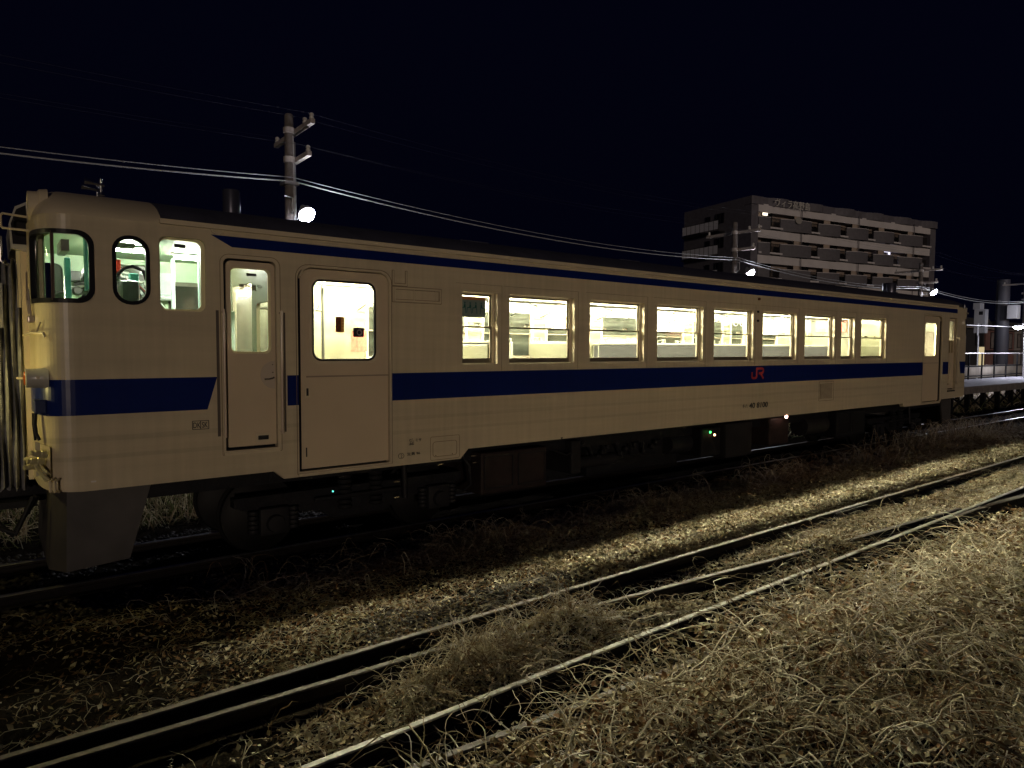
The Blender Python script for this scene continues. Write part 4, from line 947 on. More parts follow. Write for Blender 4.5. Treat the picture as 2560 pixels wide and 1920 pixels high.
def stems(P0, L, H, r, K=8, wig=.55, rng=RNG, dirb=None, heave=True):
    n = len(P0); az = rng.uniform(0, 2*pi, n) if dirb is None else rng.normal(dirb, .5, n)
    ln = L*rng.uniform(.4, 1.5, n); step = ln/K; hh = H*rng.uniform(.1, 1.3, n)**1.5
    pts = np.zeros((n, K+1, 3)); p = P0.copy(); base = P0[:, 2].copy()
    ph = rng.uniform(.5, 1.6, n)
    for k in range(K+1):
        u = k/K
        q = p.copy(); q[:, 2] = base+hh*np.sin(np.clip(u*pi*ph/1.2, 0, pi))+rng.normal(0, .006, n)
        pts[:, k] = q
        az = az+rng.normal(0, wig, n); p[:, 0] += np.cos(az)*step; p[:, 1] += np.sin(az)*step
    rr_ = r*rng.uniform(.5, 1.5, n)
    t = np.gradient(pts, axis=1); t /= np.linalg.norm(t, axis=2, keepdims=True)+1e-9
    upv = np.array([0, 0, 1.])+rng.normal(0, .3, (n, 1, 3)); a = np.cross(t, upv); a /= np.linalg.norm(a, axis=2, keepdims=True)+1e-9
    b = np.cross(t, a)
    V = []
    taper = np.linspace(1.1, .45, K+1)[None, :, None]
    for j in range(3):
        th = 2*pi*j/3; V.append(pts+(a*cos(th)+b*sin(th))*rr_[:, None, None]*taper)
    V = np.stack(V, 2).reshape(-1, 3)          # n,K+1,3
    base_ = (np.arange(n)*(K+1)*3)[:, None, None]+(np.arange(K)*3)[None, :, None]
    F = []
    for j in range(3):
        j2 = (j+1) % 3
        F.append(np.stack([base_[..., 0]+j, base_[..., 0]+j2, base_[..., 0]+3+j2, base_[..., 0]+3+j], -1))
    F = np.stack(F, 2).reshape(-1, 4)
    return V, F, np.repeat(np.arange(n), K*3)
def in_view(x, y, pad=.1):
    d_ = np.stack([x-CAMP.x, y-CAMP.y, 0*x-.1-CAMP.z], -1)
    w = d_@np.array(fw); u = FPX*(d_@np.array(r2))/np.maximum(w, .1)+1280; v = 960-FPX*(d_@np.array(u2))/np.maximum(w, .1)
    return (w > .3) & (u > -2560*pad) & (u < 2560*(1+pad)) & (v < 1920*(1+pad*1.5)) & (v > 800)
def scatter(n, x0, x1, y0, y1, fn=None, rng=RNG):
    x = rng.uniform(x0, x1, n); y = rng.uniform(y0, y1, n)
    k = in_view(x, y)
    if fn is not None: k &= rng.uniform(0, 1, n) < fn(x, y)
    x, y = x[k], y[k]; return np.stack([x, y, gz(x, y)+mound(x, y)], 1)
def ybB(x): return np.interp(x, [2.4, 5, 6.5, 8.6, 9.3, 11.3, 14.2, 18], [-2.53, -2.60, -2.68, -2.86, -2.93, -3.08, -3.26, -3.50])
def ybD(x): return np.interp(x, [2.4, 4.4, 6.5, 9, 12, 14.2, 18], [-3.70, -3.74, -3.85, -4.03, -4.24, -4.42, -4.7])
def cover(x, y):   # probability of litter by zone
    c = np.ones_like(x)
    yA = -2.25
    patch = .5+.5*np.tanh(2.5*hsh(x, y, 1.7, .5, 2.2)+.8)
    # between the train and rail A
    z1 = (y > yA+.06); fade = np.clip((.75-y)/.8, 0, 1); lft = np.clip((x-2.6+(y+1.6)*-.8)/2.4, .2, 1)
    c = np.where(z1, fade*lft*(.55+.45*patch), c)
    # ballast patches showing
    c = np.where(z1 & (np.hypot((x-6.6)/1.2, (y+1.8)/.28) < 1), c*.45, c)
    # A to B flangeway, bare until it widens
    AB = (y <= yA+.06) & (y > ybB(x)-.05); c = np.where(AB, np.clip((x-7.2)/3.5, 0, 1)*.8, c)
    # shadow gap on the camera side of B
    BC = (y <= ybB(x)-.05) & (y > -3.36); c = np.where(BC, np.clip((ybB(x)-.10-y)/.16, 0, 1)*np.clip((x-3.6)/1.0, .03, 1), c)
    c = np.where(BC & (x > 7.6) & (x < 9.3), c*.55, c)
    CD_ = (y <= -3.36) & (y > ybD(x)); c = np.where(CD_, np.clip((-3.52-y)/.15, 0, 1)*.6*np.clip((x-4.2)/1.5, .1, 1), c)
    c = np.where((y <= ybD(x)), np.clip((ybD(x)-.03-y)/.12, .1, 1), c)
    c = np.maximum(c, np.clip(mound(x, y)*7-.5, 0, 1))
    # dying away towards the shaded side under the train
    return np.where(y > .2, c*.8, c)
def build_leaves(specs, name, label, lift):
    Vs, Fs, Ms, o = [], [], [], 0
    for (n, x0, x1, y0, y1, size, pr) in specs:
        P0 = scatter(n, x0, x1, y0, y1, cover)
        if not len(P0): continue
        V, F = leaves(P0, size, lift); nl = len(P0)
        w = .5+.5*np.tanh(2*hsh(P0[:, 0], P0[:, 1], 1.1, 1.3, .4)); u = RNG.uniform(0, 1, nl)
        mi = np.where(u < pr[0], 0, np.where(u < pr[0]+pr[1], 1, np.where(u < pr[0]+pr[1]+pr[2]*(1+w), 2, 3)))
        Vs.append(V); Fs.append(F+o); Ms.append(np.repeat(mi, 4)); o += len(V)
    return np_mesh(name, np.concatenate(Vs), np.concatenate(Fs), np.concatenate(Ms), LM, label=label, cat='leaf litter', kind='stuff')
mixA = (.42, .36, .14); mixB = (.18, .30, .30); mixP = (.55, .28, .10)  # mixP: paler leaves, brightening the strip below the lit windows by colour
build_leaves([(24000, 2.4, 7.5, -2.2, .8, .043, mixB), (36000, 7.5, 14, -2.2, 1.0, .068, mixP), (30000, 14, 26, -2.2, 1.2, .09, mixP), (14000, 26, 45, -3.2, 1.2, .085, mixB),
              (18000, 3, 9, -3.4, -2.3, .046, mixA), (20000, 9, 20, -3.4, -2.3, .052, mixA), (14000, 15, 34, -6, -2.3, .07, mixA)], 'leaf_litter', 'pale dry leaves strewn between the rails', .035)
build_leaves([(17000, 3, 8, -7.2, -3.7, .054, mixB), (21000, 8, 15, -8, -3.6, .062, mixB), (16000, 15, 28, -9, -4.2, .08, mixB)], 'leaf_litter', 'brown dead leaves caught in the vines of the foreground', .15)
def build_stems(specs, name, label, cat):
    Vs, Fs, Ms, o = [], [], [], 0
    for (n, x0, x1, y0, y1, L, H, r, K, wig, fn, pr) in specs:
        P0 = scatter(n, x0, x1, y0, y1, fn)
        if not len(P0): continue
        V, F, who = stems(P0, L, H, r, K, wig); u = RNG.uniform(0, 1, len(P0))
        u = np.clip(u+.24*hsh(P0[:, 0], P0[:, 1], 1.4, 2.1, .9)+.10*hsh(P0[:, 0], P0[:, 1], 4.7, .3, 1.9), 0, .999); mi = np.where(u < pr[0], 0, np.where(u < pr[0]+pr[1], 1, np.where(u < pr[0]+pr[1]+pr[2], 2, 3)))
        Vs.append(V); Fs.append(F+o); Ms.append(mi[who]); o += len(V)
    return np_mesh(name, np.concatenate(Vs), np.concatenate(Fs), np.concatenate(Ms), SM, label=label, cat=cat, kind='stuff')
pS = (.30, .28, .26); pD = (.18, .26, .38)
verge = lambda x, y: np.clip(1-np.abs(y+.15)/.75, 0, 1)*np.clip((x-3.5)/4, .05, 1)*np.clip(.3+hsh(x, y, 1.9, 0, .7)*.8, .08, 1)
build_stems([(9000, 2.4, 9, -2.2, .7, .28, .045, .0026, 7, .5, cover, pS), (9000, 9, 18, -2.2, .9, .32, .07, .0034, 7, .5, cover, pS), (7000, 18, 34, -3.2, 1.1, .35, .10, .004, 5, .5, cover, pS),
             (1900, 3, 9, -3.4, -2.35, .42, .09, .0038, 10, .5, cover, pS), (7000, 9, 26, -3.5, -2.3, .3, .07, .0030, 6, .5, cover, pS)], 'dry_straw', 'short dry straw tangled among the leaves between the rails', 'dry grass')
build_stems([(6000, 3.5, 12, -1.0, .4, .50, .20, .0030, 11, .60, verge, pD), (5200, 12, 24, -1.0, .8, .6, .28, .0042, 10, .58, verge, pD), (2600, 19, 30, -.4, 1.0, .55, .45, .0045, 8, .35, lambda x, y: np.exp(-((x-23)/3.2)**2-((y-.1)/.5)**2), pS),
             (300, 5.2, 6.8, -3.2, -2.7, .40, .20, .0032, 9, .5, None, pS), (300, 4.8, 5.9, -3.3, -2.85, .40, .18, .0032, 9, .5, None, pS)], 'dry_weeds', 'taller arching dead weeds along the shaded foot of the train', 'weeds')
build_stems([(4200, 3, 8.5, -7.2, -3.75, .42, .15, .0040, 10, .42, cover, pS), (4200, 8, 15, -8, -3.6, .5, .15, .0050, 9, .42, cover, pS), (3600, 14, 28, -9, -4.2, .6, .16, .0065, 8, .42, cover, pS),
             (1700, 3, 13, -7, -3.9, .9, .26, .0048, 14, .34, None, (.75, .2, .03)), (900, 3, 13, -7, -3.9, .9, .26, .0036, 12, .30, None, pD), (200, 4, 14, -4.5, -2.4, .8, .22, .0036, 12, .33, None, pS)], 'dead_vines', 'mat of pale dead vines covering the foreground', 'vines')
# lush clump seen under the train and weeds beyond it, lit by the yard lamps
gx = lambda cx, cy, sx, sy: (lambda x, y: np.exp(-((x-cx)/sx)**2-((y-cy)/sy)**2))
M_GRN = leafmat('weed_green', (.10, .14, .045), (.26, .27, .12))
def far_weeds():
    Vs, Fs, Ms, o = [], [], [], 0
    for (n, x0, x1, y0, y1, L, H, r, fn) in ((900, 3.6, 6.3, 3.0, 4.6, .10, .55, .006, gx(4.92, 3.9, .15, .3)), (700, 3.2, 6.3, 3.0, 4.6, .22, .20, .006, gx(4.4, 3.8, .5, .5)), (3000, 0, 9, 3.2, 7, .3, .25, .006, None), (5000, 20, 60, 2.9, 12, .5, .3, .012, None)):
        x = RNG.uniform(x0, x1, n); y = RNG.uniform(y0, y1, n); k = np.ones(n, bool) if fn is None else RNG.uniform(0, 1, n) < fn(x, y)
        P0 = np.stack([x[k], y[k], gz(x[k], y[k])], 1)
        V, F, who = stems(P0, L, H, r, 6, .4); mi = RNG.integers(0, 3, len(P0)); Vs.append(V); Fs.append(F+o); Ms.append(mi[who]); o += len(V)
    return np_mesh('lineside_weeds', np.concatenate(Vs), np.concatenate(Fs), np.concatenate(Ms), [LM[0], M_GRN, SM[1]], label='lamplit green and straw weeds beyond the train', cat='weeds', kind='stuff')
far_weeds()
# ballast stones
def stones():
    Vs, Fs, o = [], [], 0
    base = np.array([(1, 0, 0), (-1, 0, 0), (0, 1, 0), (0, -1, 0), (0, 0, 1), (0, 0, -1)], float)
    tri = np.array([(0, 2, 4), (2, 1, 4), (1, 3, 4), (3, 0, 4), (2, 0, 5), (1, 2, 5), (3, 1, 5), (0, 3, 5)])
    for (n, x0, x1, y0, y1, s) in ((1500, 5.0, 8.4, -2.18, -1.5, .034), (9000, 22.5, 46, .1, 2.75, .05), (2500, 2.2, 6.5, .2, 2.9, .04)):
        x = RNG.uniform(x0, x1, n); y = RNG.uniform(y0, y1, n); z = gz(x, y)
        sc = s*RNG.uniform(.5, 1.2, (n, 1, 3)); sc[:, :, 2] *= .7
        V = base[None]*sc*RNG.uniform(.7, 1.2, (n, 6, 1)); th = RNG.uniform(0, 6.28, n); c, s_ = np.cos(th), np.sin(th)
        X = V[..., 0]*c[:, None]-V[..., 1]*s_[:, None]; Y = V[..., 0]*s_[:, None]+V[..., 1]*c[:, None]
        V = np.stack([X+x[:, None], Y+y[:, None], V[..., 2]+z[:, None]+.005], -1).reshape(-1, 3)
        Vs.append(V); Fs.append((np.arange(n)[:, None, None]*6+tri[None]).reshape(-1, 3)+o); o += len(V)
    F = np.concatenate(Fs)
    return np_mesh('ballast', np.concatenate(Vs), F, np.zeros(len(F)), [mat('ballast_stone', (.06, .055, .05), rough=.85, col2=(.15, .13, .115), scale=18)], label='grey crushed stone ballast lying between the rails', cat='ballast', kind='stuff')
stones()
# ------------------------------------------------------------------ RAILS
def rail(path, label, headm, w=.065, h=.125, group='rails of the siding', name='rail', yoff=0, top=0.0):
    prof = [(-w/2, -.010), (-w/2+.008, 0), (w/2-.008, 0), (w/2, -.010), (w/2, -.035), (.009, -.048), (.009, -h+.022), (.055, -h+.008), (.055, -h), (-.055, -h), (-.055, -h+.008), (-.009, -h+.022), (-.009, -.048), (-w/2, -.035)]
    mb = MB(); n_ = len(prof); path = [Vector((p[0], p[1], p[2] if len(p) > 2 else top)) for p in path]
    for i, p in enumerate(path):
        t = (path[min(i+1, len(path)-1)]-path[max(i-1, 0)]); t.z = 0; t.normalize(); s_ = Vector((-t.y, t.x, 0))
        mb.v += [tuple(p+s_*a+Vector((0, 0, b))) for a, b in prof]
    for i in range(len(path)-1):
        for k in range(n_):
            mb.f.append((i*n_+k, i*n_+(k+1) % n_, (i+1)*n_+(k+1) % n_, (i+1)*n_+k)); mb.m.append(1 if k in (0, 1, 2) else 0)
    mb.f += [tuple(range(n_)), tuple(range((len(path)-1)*n_, len(path)*n_))[::-1]]; mb.m += [0, 0]
    o = mb.build(name, [M_RAIL, headm]); return tag(o, label, 'rail', group)
rail([(-20, -2.34), (2.5, -2.33), (5.1, -2.28), (8.8, -2.24), (14, -2.20), (24, -2.14), (60, -2.1), (200, -2.1)], 'long dark rail on the far side of the siding, nearest the train', M_RAILTOP)
rail([(-20, -2.52), (2.4, -2.55), (5, -2.61), (6.5, -2.68), (8.6, -2.86), (9.3, -2.93), (11.3, -3.09), (13.0, -3.19), (14.0, -3.245)], 'brown rail curving away beside the far rail and running under the vines', M_RAILTOP)
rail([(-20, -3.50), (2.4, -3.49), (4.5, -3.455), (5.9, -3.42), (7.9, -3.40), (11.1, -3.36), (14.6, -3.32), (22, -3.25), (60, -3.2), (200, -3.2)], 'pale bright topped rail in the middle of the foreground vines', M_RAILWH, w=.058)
rail([(-20, -3.70), (4.4, -3.76), (6.5, -3.87), (9, -4.03), (12, -4.26), (18, -4.8), (30, -6.2)], 'half buried rail in the vines nearest the camera', M_RAILTOP, top=-.055)
rail([(13.1, -3.40), (14.6, -3.42), (16.6, -3.55)], 'short check rail beside the crossing at the right', M_RAILTOP, name='check_rail')
rail([(14.3, -3.40), (16.5, -3.62), (20, -4.0), (40, -6.4)], 'rail leaving the crossing towards the right edge', M_RAILTOP)
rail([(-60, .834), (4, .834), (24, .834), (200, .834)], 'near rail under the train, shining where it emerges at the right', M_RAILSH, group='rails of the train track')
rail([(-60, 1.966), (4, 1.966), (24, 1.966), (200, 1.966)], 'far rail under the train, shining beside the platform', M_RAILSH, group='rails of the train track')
# switch joint bars on the far rail
mb = MB(); mb.box(12.2, 13.2, -2.285, -2.262, -.055, -.012); mb.box(16.3, 16.9, -2.27, -2.24, -.055, -.012); tag(mb.build('joint_bar', M_RAIL), 'rusty joint bar bolted to the web of the far siding rail', 'joint bar')
# sleepers of the train track
M_SLP = mat('sleeper_wood', (.05, .04, .035), rough=.9, var=.3, scale=6, bump=.5)
mb = MB(); mb.box(-.11, .11, .30, 2.50, -.26, -.125); s0 = mb.build('sleeper', M_SLP); tag(s0, 'dark wooden sleeper under the shining rails at the right', 'sleeper', 'sleepers of the train track'); s0.location.x = 24.6
for k in range(1, 24):
    c = s0.copy(); COL.objects.link(c); c.location.x = 24.6+.66*k
mb = MB(); mb.box(23.0, 25.6, .55, .62, -.02, .03); tag(mb.build('point_rod', M_DKST, ), 'dark flat bar lying across the shining near rail', 'rod')

# ------------------------------------------------------------------ YARD POLES, LAMPS, WIRES
M_POLE = mat('pole_concrete', (.14, .12, .11), rough=.7, var=.25, scale=7, bump=.3)
M_ARM = mat('crossarm_timber', (.42, .37, .34), rough=.7, var=.2, scale=9)
M_PORC = mat('insulator_porcelain', (.65, .63, .6), rough=.3)
M_GALV = mat('galvanised', (.42, .42, .43), rough=.45, metal=.6)
LAMPG = emis('yard_lamp_glow', (.86, .88, 1.0), 60)
YP = 8.0
def make_pole(loc, label):
    x, y, _ = loc
    root = empty('utility_pole', loc, label, 'utility pole', 'utility poles beside the track')
    mb = MB(); mb.lathe((x, y, -.5), (0, 0, 1), [(0, .14), (7.93, .095), (7.98, .08)], 18); mb.build('pole', M_POLE, root, smooth=True)
    mb = MB(); mb.cyl((x+.15, y+.05, -.2), (x+.11, y+.04, 6.9), .045, 10); mb.cyl((x+.1, y-.10, -.2), (x+.06, y-.08, 7.0), .012, 6); mb.build('conduit', M_GALV, root, smooth=True)
    # arms run across the track
    for (z, ya, yb) in ((7.13, -.95, 1.35), (6.50, -.75, .25)):
        mb = MB(); mb.bbox(x+.12, x+.22, y+ya, y+yb, z-.05, z+.055, .008); mb.lathe((x, y, z-.07), (0, 0, 1), [(0, .125), (.12, .125)], 18)
        a = mb.build('crossarm', M_ARM, root)
        for yy in ((ya+.07, ya+.45, yb-.1) if z > 7 else (ya+.08,)):
            mb = MB(); mb.lathe((x+.17, y+yy, z+.05), (0, 0, 1), [(0, .045), (.05, .05), (.055, .035), (.075, .035), (.08, .05), (.12, .045), (.14, .02)], 12); mb.build('insulator', M_PORC, a, smooth=True)
    mb = MB(); mb.box(x-.16, x+.16, y-.16, y+.16, 5.93, 6.0); mb.build('cable_clamp', M_GALV, root)
    mb = MB(); mb.tube([(x, y-.1, 5.3), (x-.02, y-.24, 5.36), (x-.02, y-.24, 5.62), (x-.2, y-.26, 5.64)], .016, 6); mb.tube([(x, y-.1, 5.1), (x+.08, y-.35, 5.2), (x+.1, y-.42, 5.24)], .02, 8); mb.build('lamp_bracket', M_GALV, root, smooth=True)
    mb = MB(); mb.lathe((x+.11, y-.45, 5.42), (.25, -.7, -1), [(0, .05), (.05, .07), (.12, .15), (.2, .17)], 18); lh_ = mb.build('lamp_head', M_GALV, root, smooth=True)
    mb = MB(); mb.lathe((x+.15, y-.56, 5.25), (.25, -.75, -.75), [(-.03, .09), (0, .16), (.05, .18), (.11, .14), (.15, .03)], 18); mb.build('lamp_bulb', LAMPG, lh_, smooth=True)
    ld = bpy.data.lights.new('yard_lamp_light', 'POINT'); ld.energy = 110; ld.color = (.86, .88, 1.0); ld.shadow_soft_size = .12
    lo_ = bpy.data.objects.new('yard_lamp_light', ld); COL.objects.link(lo_); lo_.location = (x+.2, y-.78, 5.1); adopt(lo_, root)
    return root
p1 = make_pole((7.98, YP, -.18), 'tall lamplit utility pole rising behind the front half of the train')
PX = [7.98, 24.65, 41.0, 57.5]
PZ = [0, -.08, .12, 0]; PT = [0, -.36, -.76, -.3]
lab = ['', 'lamplit utility pole standing before the left corner of the apartment block', 'lamplit utility pole before the right end of the apartment block', 'utility pole at the right edge of the view']
poles = [p1]
for k in (1, 2, 3):
    c = copy_tree(p1); c.location.x = PX[k]; c.location.z += PZ[k]; c['label'] = lab[k]; poles.append(c)
    for ch in c.children:
        if ch.name.startswith('crossarm'): ch.location.z += PT[k]
        if ch.name.startswith('cable_clamp'): ch.location.z += PT[k]*.6
        if ch.name.startswith(('pole', 'conduit')): ch.scale.z = 1+PT[k]/7.9
def wire(pts, r, label, m_=None, name='overhead_wire', cat='wire', grp='overhead wires along the track'):
    mb = MB(); mb.tube(pts, r, 6); o = mb.build(name, m_ or mat_wire, smooth=True); return tag(o, label, cat, grp)
mat_wire = mat('cable_grey', (.36, .36, .37), rough=.5)
mat_wired = mat('wire_dark', (.03, .03, .035), rough=.5)
def sag(x0, x1, y0, y1, z0, z1, s, n=26):
    return [(x0+(x1-x0)*i/n, y0+(y1-y0)*i/n, z0+(z1-z0)*i/n-4*s*(i/n)*(1-i/n)) for i in range(n+1)]
for dz, r_, nm in ((0, .015, 'thicker lower'), (.085, .009, 'thinner upper')):
    P_ = []
    xs_ = [-8.3]+PX+[74]
    zs_ = [6.02, 6.0, 5.66, 5.58, 5.60, 5.6]
    for i in range(len(xs_)-1):
        q = sag(xs_[i], xs_[i+1], YP-.15, YP-.15, zs_[i]+dz, zs_[i+1]+dz, .36 if dz == 0 else .33); P_ += q[(1 if i else 0):]
    wire(P_, r_, nm+' of the two pale cables strung between the poles')
for i, (yy, z) in enumerate(((-.88, 7.30), (1.25, 7.30), (-.5, 7.3), (-.67, 6.67))):
    P_ = []
    for k in range(len(PX)-1): P_ += sag(PX[k], PX[k+1], YP+yy, YP+yy, z, z, .25)[(1 if k else 0):]
    wire(sag(-9, PX[0], YP+yy, YP+yy, z, z, .2)+P_[1:], .0022, ('far outer', 'near outer', 'inner', 'lowest')[i]+' thin dark wire on the pole insulators', mat_wired)

# ------------------------------------------------------------------ APARTMENT BLOCK
ANG = math.atan2(-.178, .984)
AB = empty('apartment_building', (0, 0, 0), 'dark brown apartment block with cream balconies standing behind the train', 'apartment block')
def loc_obj(o): pass
M_TILE = mat('tile_dark_brown', (.15, .142, .165), rough=.6, var=.15, scale=2)
M_SLAB = mat('balcony_cream', (.70, .67, .68), rough=.8, var=.08, scale=.6)
M_BALC = mat('balcony_tile', (.15, .143, .16), rough=.6, var=.12, scale=3)
M_WDK = mat('window_dark', (.012, .012, .015), rough=.08, coat=.5)
M_WFR = mat('window_frame_dark', (.02, .02, .02), rough=.5)
M_PANEL = mat('divider_panel', (.50, .41, .34), rough=.6)
M_RAILP = mat('railing_panel', (.85, .85, .9), rough=.5)
F0, FH, NFL = 2.0, 2.92, 6       # floor lines
LEN, DEP = 35.0, 9.9
TOPZ = F0+FH*NFL+.4
m1 = MB(); m1.box(.0, LEN, .0, DEP, -.3, TOPZ-.9); core = m1.build('wall', M_TILE, AB)
# parapet with rippled front
m1 = MB(); pts = [(-.0, -1.3)]
nb = 6; bay = LEN/nb
for i in range(nb):
    x0 = i*bay
    for u, v in ((.05, -1.35), (.45, -1.25), (.62, -1.55), (.78, -1.72), (.95, -1.68)): pts.append((x0+bay*u, v))
pts += [(LEN, -1.3), (LEN, DEP), (0, DEP)]
def flat(mb, poly, z0, z1):
    n_ = len(poly); mb.add([(p[0], p[1], z0) for p in poly]+[(p[0], p[1], z1) for p in poly], [tuple(range(n_-1, -1, -1)), tuple(range(n_, 2*n_))]+[(i, (i+1) % n_, n_+(i+1) % n_, n_+i) for i in range(n_)])
flat(m1, pts, TOPZ-.9, TOPZ); m1.build('parapet', M_TILE, AB)
for a_, b_ in ((0, 1.1), (LEN-1.2, LEN)): m1 = MB(); m1.box(a_, b_, -1.3, -.002, -.3, TOPZ-.95); m1.build('end_wall', M_TILE, AB)
random.seed(5)
CW = [3.7, 10.2, 15.4, 20.7, 25.9, 32.0]; PAR = [(1.05, 2.8), (4.6, 9.3), (11.1, 14.5), (16.3, 19.8), (21.6, 25.0), (26.8, 31.1)]
for fl in range(1, NFL):
    z = F0+FH*fl
    m1 = MB(); m1.box(1.1, LEN-1.2, -1.28, -1.0, z+FH-1.30, z+FH-.36); m1.build('cream_band', M_SLAB, AB)
    m1 = MB(); m1.box(1.1, LEN-1.2, -.12, -.02, z, z+FH-.35); m1.build('back_wall', mat('back_wall_%d' % fl, (.33, .26, .22), rough=.8), AB)
    m1 = MB(); m1.box(1.1, LEN-1.2, -1.5, -.12, z-.2, z); m1.build('balcony_floor', M_SLAB, AB)
    for i, (a, b) in enumerate(PAR):
        pp = [(a+(b-a)*u, -1.42-.55*(math.sin(pi*min(1, u*.62+.0))*1.0)*(1 if i else .3)) for u in np.linspace(0, 1, 12)]
        poly = pp+[(p[0], p[1]+.14) for p in pp[::-1]]
        m1 = MB(); flat(m1, poly, z-.36, z+1.0); m1.box(pp[-1][0]-.14, pp[-1][0]-.001, pp[-1][1]+.14, -.14, z-.36, z+1.0); bp_ = m1.build('balcony_parapet', M_BALC, AB)
        m1 = MB(); q = [(p[0], p[1]-.03) for p in pp]+[(p[0], p[1]+.16) for p in pp[::-1]]; flat(m1, q, z+1.001, z+1.06); m1.build('coping', M_SLAB, bp_)
    for i, cx in enumerate(CW):
        m1 = MB(); m1.box(cx-.85, cx+.62, -.30, -.121, z-.1, z+2.15); wd = m1.build('window', M_WDK, AB)
        m1 = MB()
        for uu in (-.85, -.12, .62): m1.box(cx+uu-.04, cx+uu+.04, -.34, -.301, z-.1, z+2.15)
        m1.box(cx-.85, cx+.62, -.34, -.301, z+2.151, z+2.23); m1.build('frame', M_WFR, wd)
        m1 = MB(); m1.box(cx-.85, cx+.9, -1.44, -1.38, z-.35, z-.22)
        for k in range(12): m1.box(cx-.84+k*.15, cx-.81+k*.15, -1.43, -1.39, z-.22, z+.95)
        m1.box(cx-.85, cx+.9, -1.44, -1.38, z+.951, z+1.01); m1.build('railing', M_WFR, AB)
        if i:
            xd = cx-1.9
            m1 = MB(); m1.box(xd-1.15, xd, -1.20, -1.14, z+.9, z+1.95); dv = m1.build('divider_panel', M_PANEL, AB)
            m1 = MB(); m1.box(xd, xd+.07, -1.22, -1.12, z+.9, z+2.02); m1.box(xd-1.2, xd+.07, -1.22, -1.12, z+1.951, z+2.02); m1.box(xd-1.22, xd-1.151, -1.22, -1.12, z+.9, z+1.95); m1.build('frame', M_WFR, dv)
        if i in (1, 3, 5): m1 = MB(); m1.cyl((cx-2.1, -1.5, z+.9), (cx-2.1, -1.5, z+FH-.2), .05, 8); m1.build('drain_pipe', M_BALC, AB)
    m1 = MB(); m1.box(1.3, 2.1, -.2, -.121, z+.8, z+2.0); m1.build('window', M_WDK, AB)
    # side face: window strip and railing panels
    m1 = MB(); m1.box(-.06, -.001, 5.2, 6.0, z+.9, z+2.0); m1.box(-.06, -.001, 2.9, 4.2, z+.9, z+2.1); sd_ = m1.build('window', M_WDK, AB)
    m1 = MB(); 
    for yy in (2.9, 3.5, 4.15): m1.box(-.09, -.061, yy, yy+.07, z+.9, z+2.1)
    m1.build('frame', M_WFR, sd_)
    m1 = MB()
    for k in range(8): yy = 2.9+k*.78; m1.box(-1.0, -.95, yy, yy+.70, z+.1, z+1.1)
    rp = m1.build('railing_panel', M_RAILP, AB)
    m1 = MB()
    for k in range(9): yy = 2.83+k*.78; m1.box(-1.0, -.95, yy, yy+.06, z-.1, z+1.12)
    m1.box(-1.02, -.93, 2.8, 9.2, z+1.12, z+1.17); m1.box(-1.0, 0, 2.8, 9.2, z-.2, z-.1); m1.build('frame', M_WFR, rp)
m1 = MB(); m1.box(2.2, 2.9, -1.0, -.9, F0+FH*5+1.35, F0+FH*5+1.65); m1.build('lit_lamp', emis('warm_window', (1, .85, .65), 1.6), AB)
zz_ = F0+FH*4; xx_ = 26.5
m1 = MB(); m1.box(xx_-.3, xx_+.05, -.42, -.36, zz_-.1, zz_+2.1); m1.box(xx_-1.2, xx_-.35, -.42, -.36, zz_+1.7, zz_+2.1); m1.build('lit_window', emis('cool_window', (.85, .8, 1), .9), AB)
m1 = MB(); m1.lathe((6.9, -2.0, F0+FH*5+.95), (-.3, -1, .2), [(0, .1), (.05, .34), (.07, .42)], 18); m1.build('satellite_dish', mat('dish_grey', (.38, .36, .33), rough=.5), AB)
m1 = MB(); m1.box(1.1, LEN-1.2, -1.9, -.9, F0+1.6, F0+2.6); m1.build('cream_band', M_SLAB, AB)
text('building_name', 'ヴィラ高野島', 1.0, 3.0, -1.88, TOPZ-.95, mat('sign_letters', (.70, .68, .64), rough=.6), AB, depth=.04, sx=1.0)
AB.location = (72.3, 39.5, 0); AB.rotation_euler = (0, 0, ANG)

# ------------------------------------------------------------------ PLATFORM
PF = empty('station_platform', (31, 3, 0), 'pale platform deck on dark braced legs at the right', 'platform')
M_DECK = mat('platform_asphalt', (.34, .33, .38), rough=.8, var=.12, scale=3, bump=.2)
M_CONC = mat('platform_edge', (.16, .145, .14), rough=.85, var=.3, scale=4)
mb = MB(); mb.box(29.5, 75, 2.95, 5.6, .84, .95); mb.build('deck', M_DECK, PF)
mb = MB(); mb.box(29.5, 75, 2.90, 2.95, .66, .94); mb.build('edge_beam', M_CONC, PF)
for k in range(26):
    x = 30.0+1.7*k
    for ya_, yb_, zt_ in ((3.1, 3.26, .66), (5.2, 5.36, .84)): mb = MB(); mb.box(x, x+.16, ya_, yb_, -.3, zt_); mb.build('leg', M_DKST, PF)
    for za_, zb_ in ((.0, .6), (.6, .0)): mb = MB(); mb.tube([(x+.08, 3.18, za_), (x+1.78, 3.18, zb_)], .035, 6); mb.build('brace', M_DKST, PF)
FN = empty('platform_fence', (31, 5.45, .95), 'dark post fence with pale top rail along the back of the platform', 'fence')
mb = MB(); mb.tube([(29.6, 5.45, 2.22), (75, 5.45, 2.22)], .028, 8); mb.build('top_rail', mat('rail_white', (.62, .60, .62), rough=.35, metal=.3), FN)
mb = MB(); mb.box(29.6, 75, 5.42, 5.46, 1.55, 1.62); mb.box(29.6, 75, 5.42, 5.46, 1.08, 1.13); mb.build('mid_rail', M_DKST, FN)
for k in range(26):
    mb = MB(); x = 29.8+1.75*k; mb.box(x, x+.06, 5.42, 5.48, .95, 2.2); mb.build('post', M_DKST, FN)
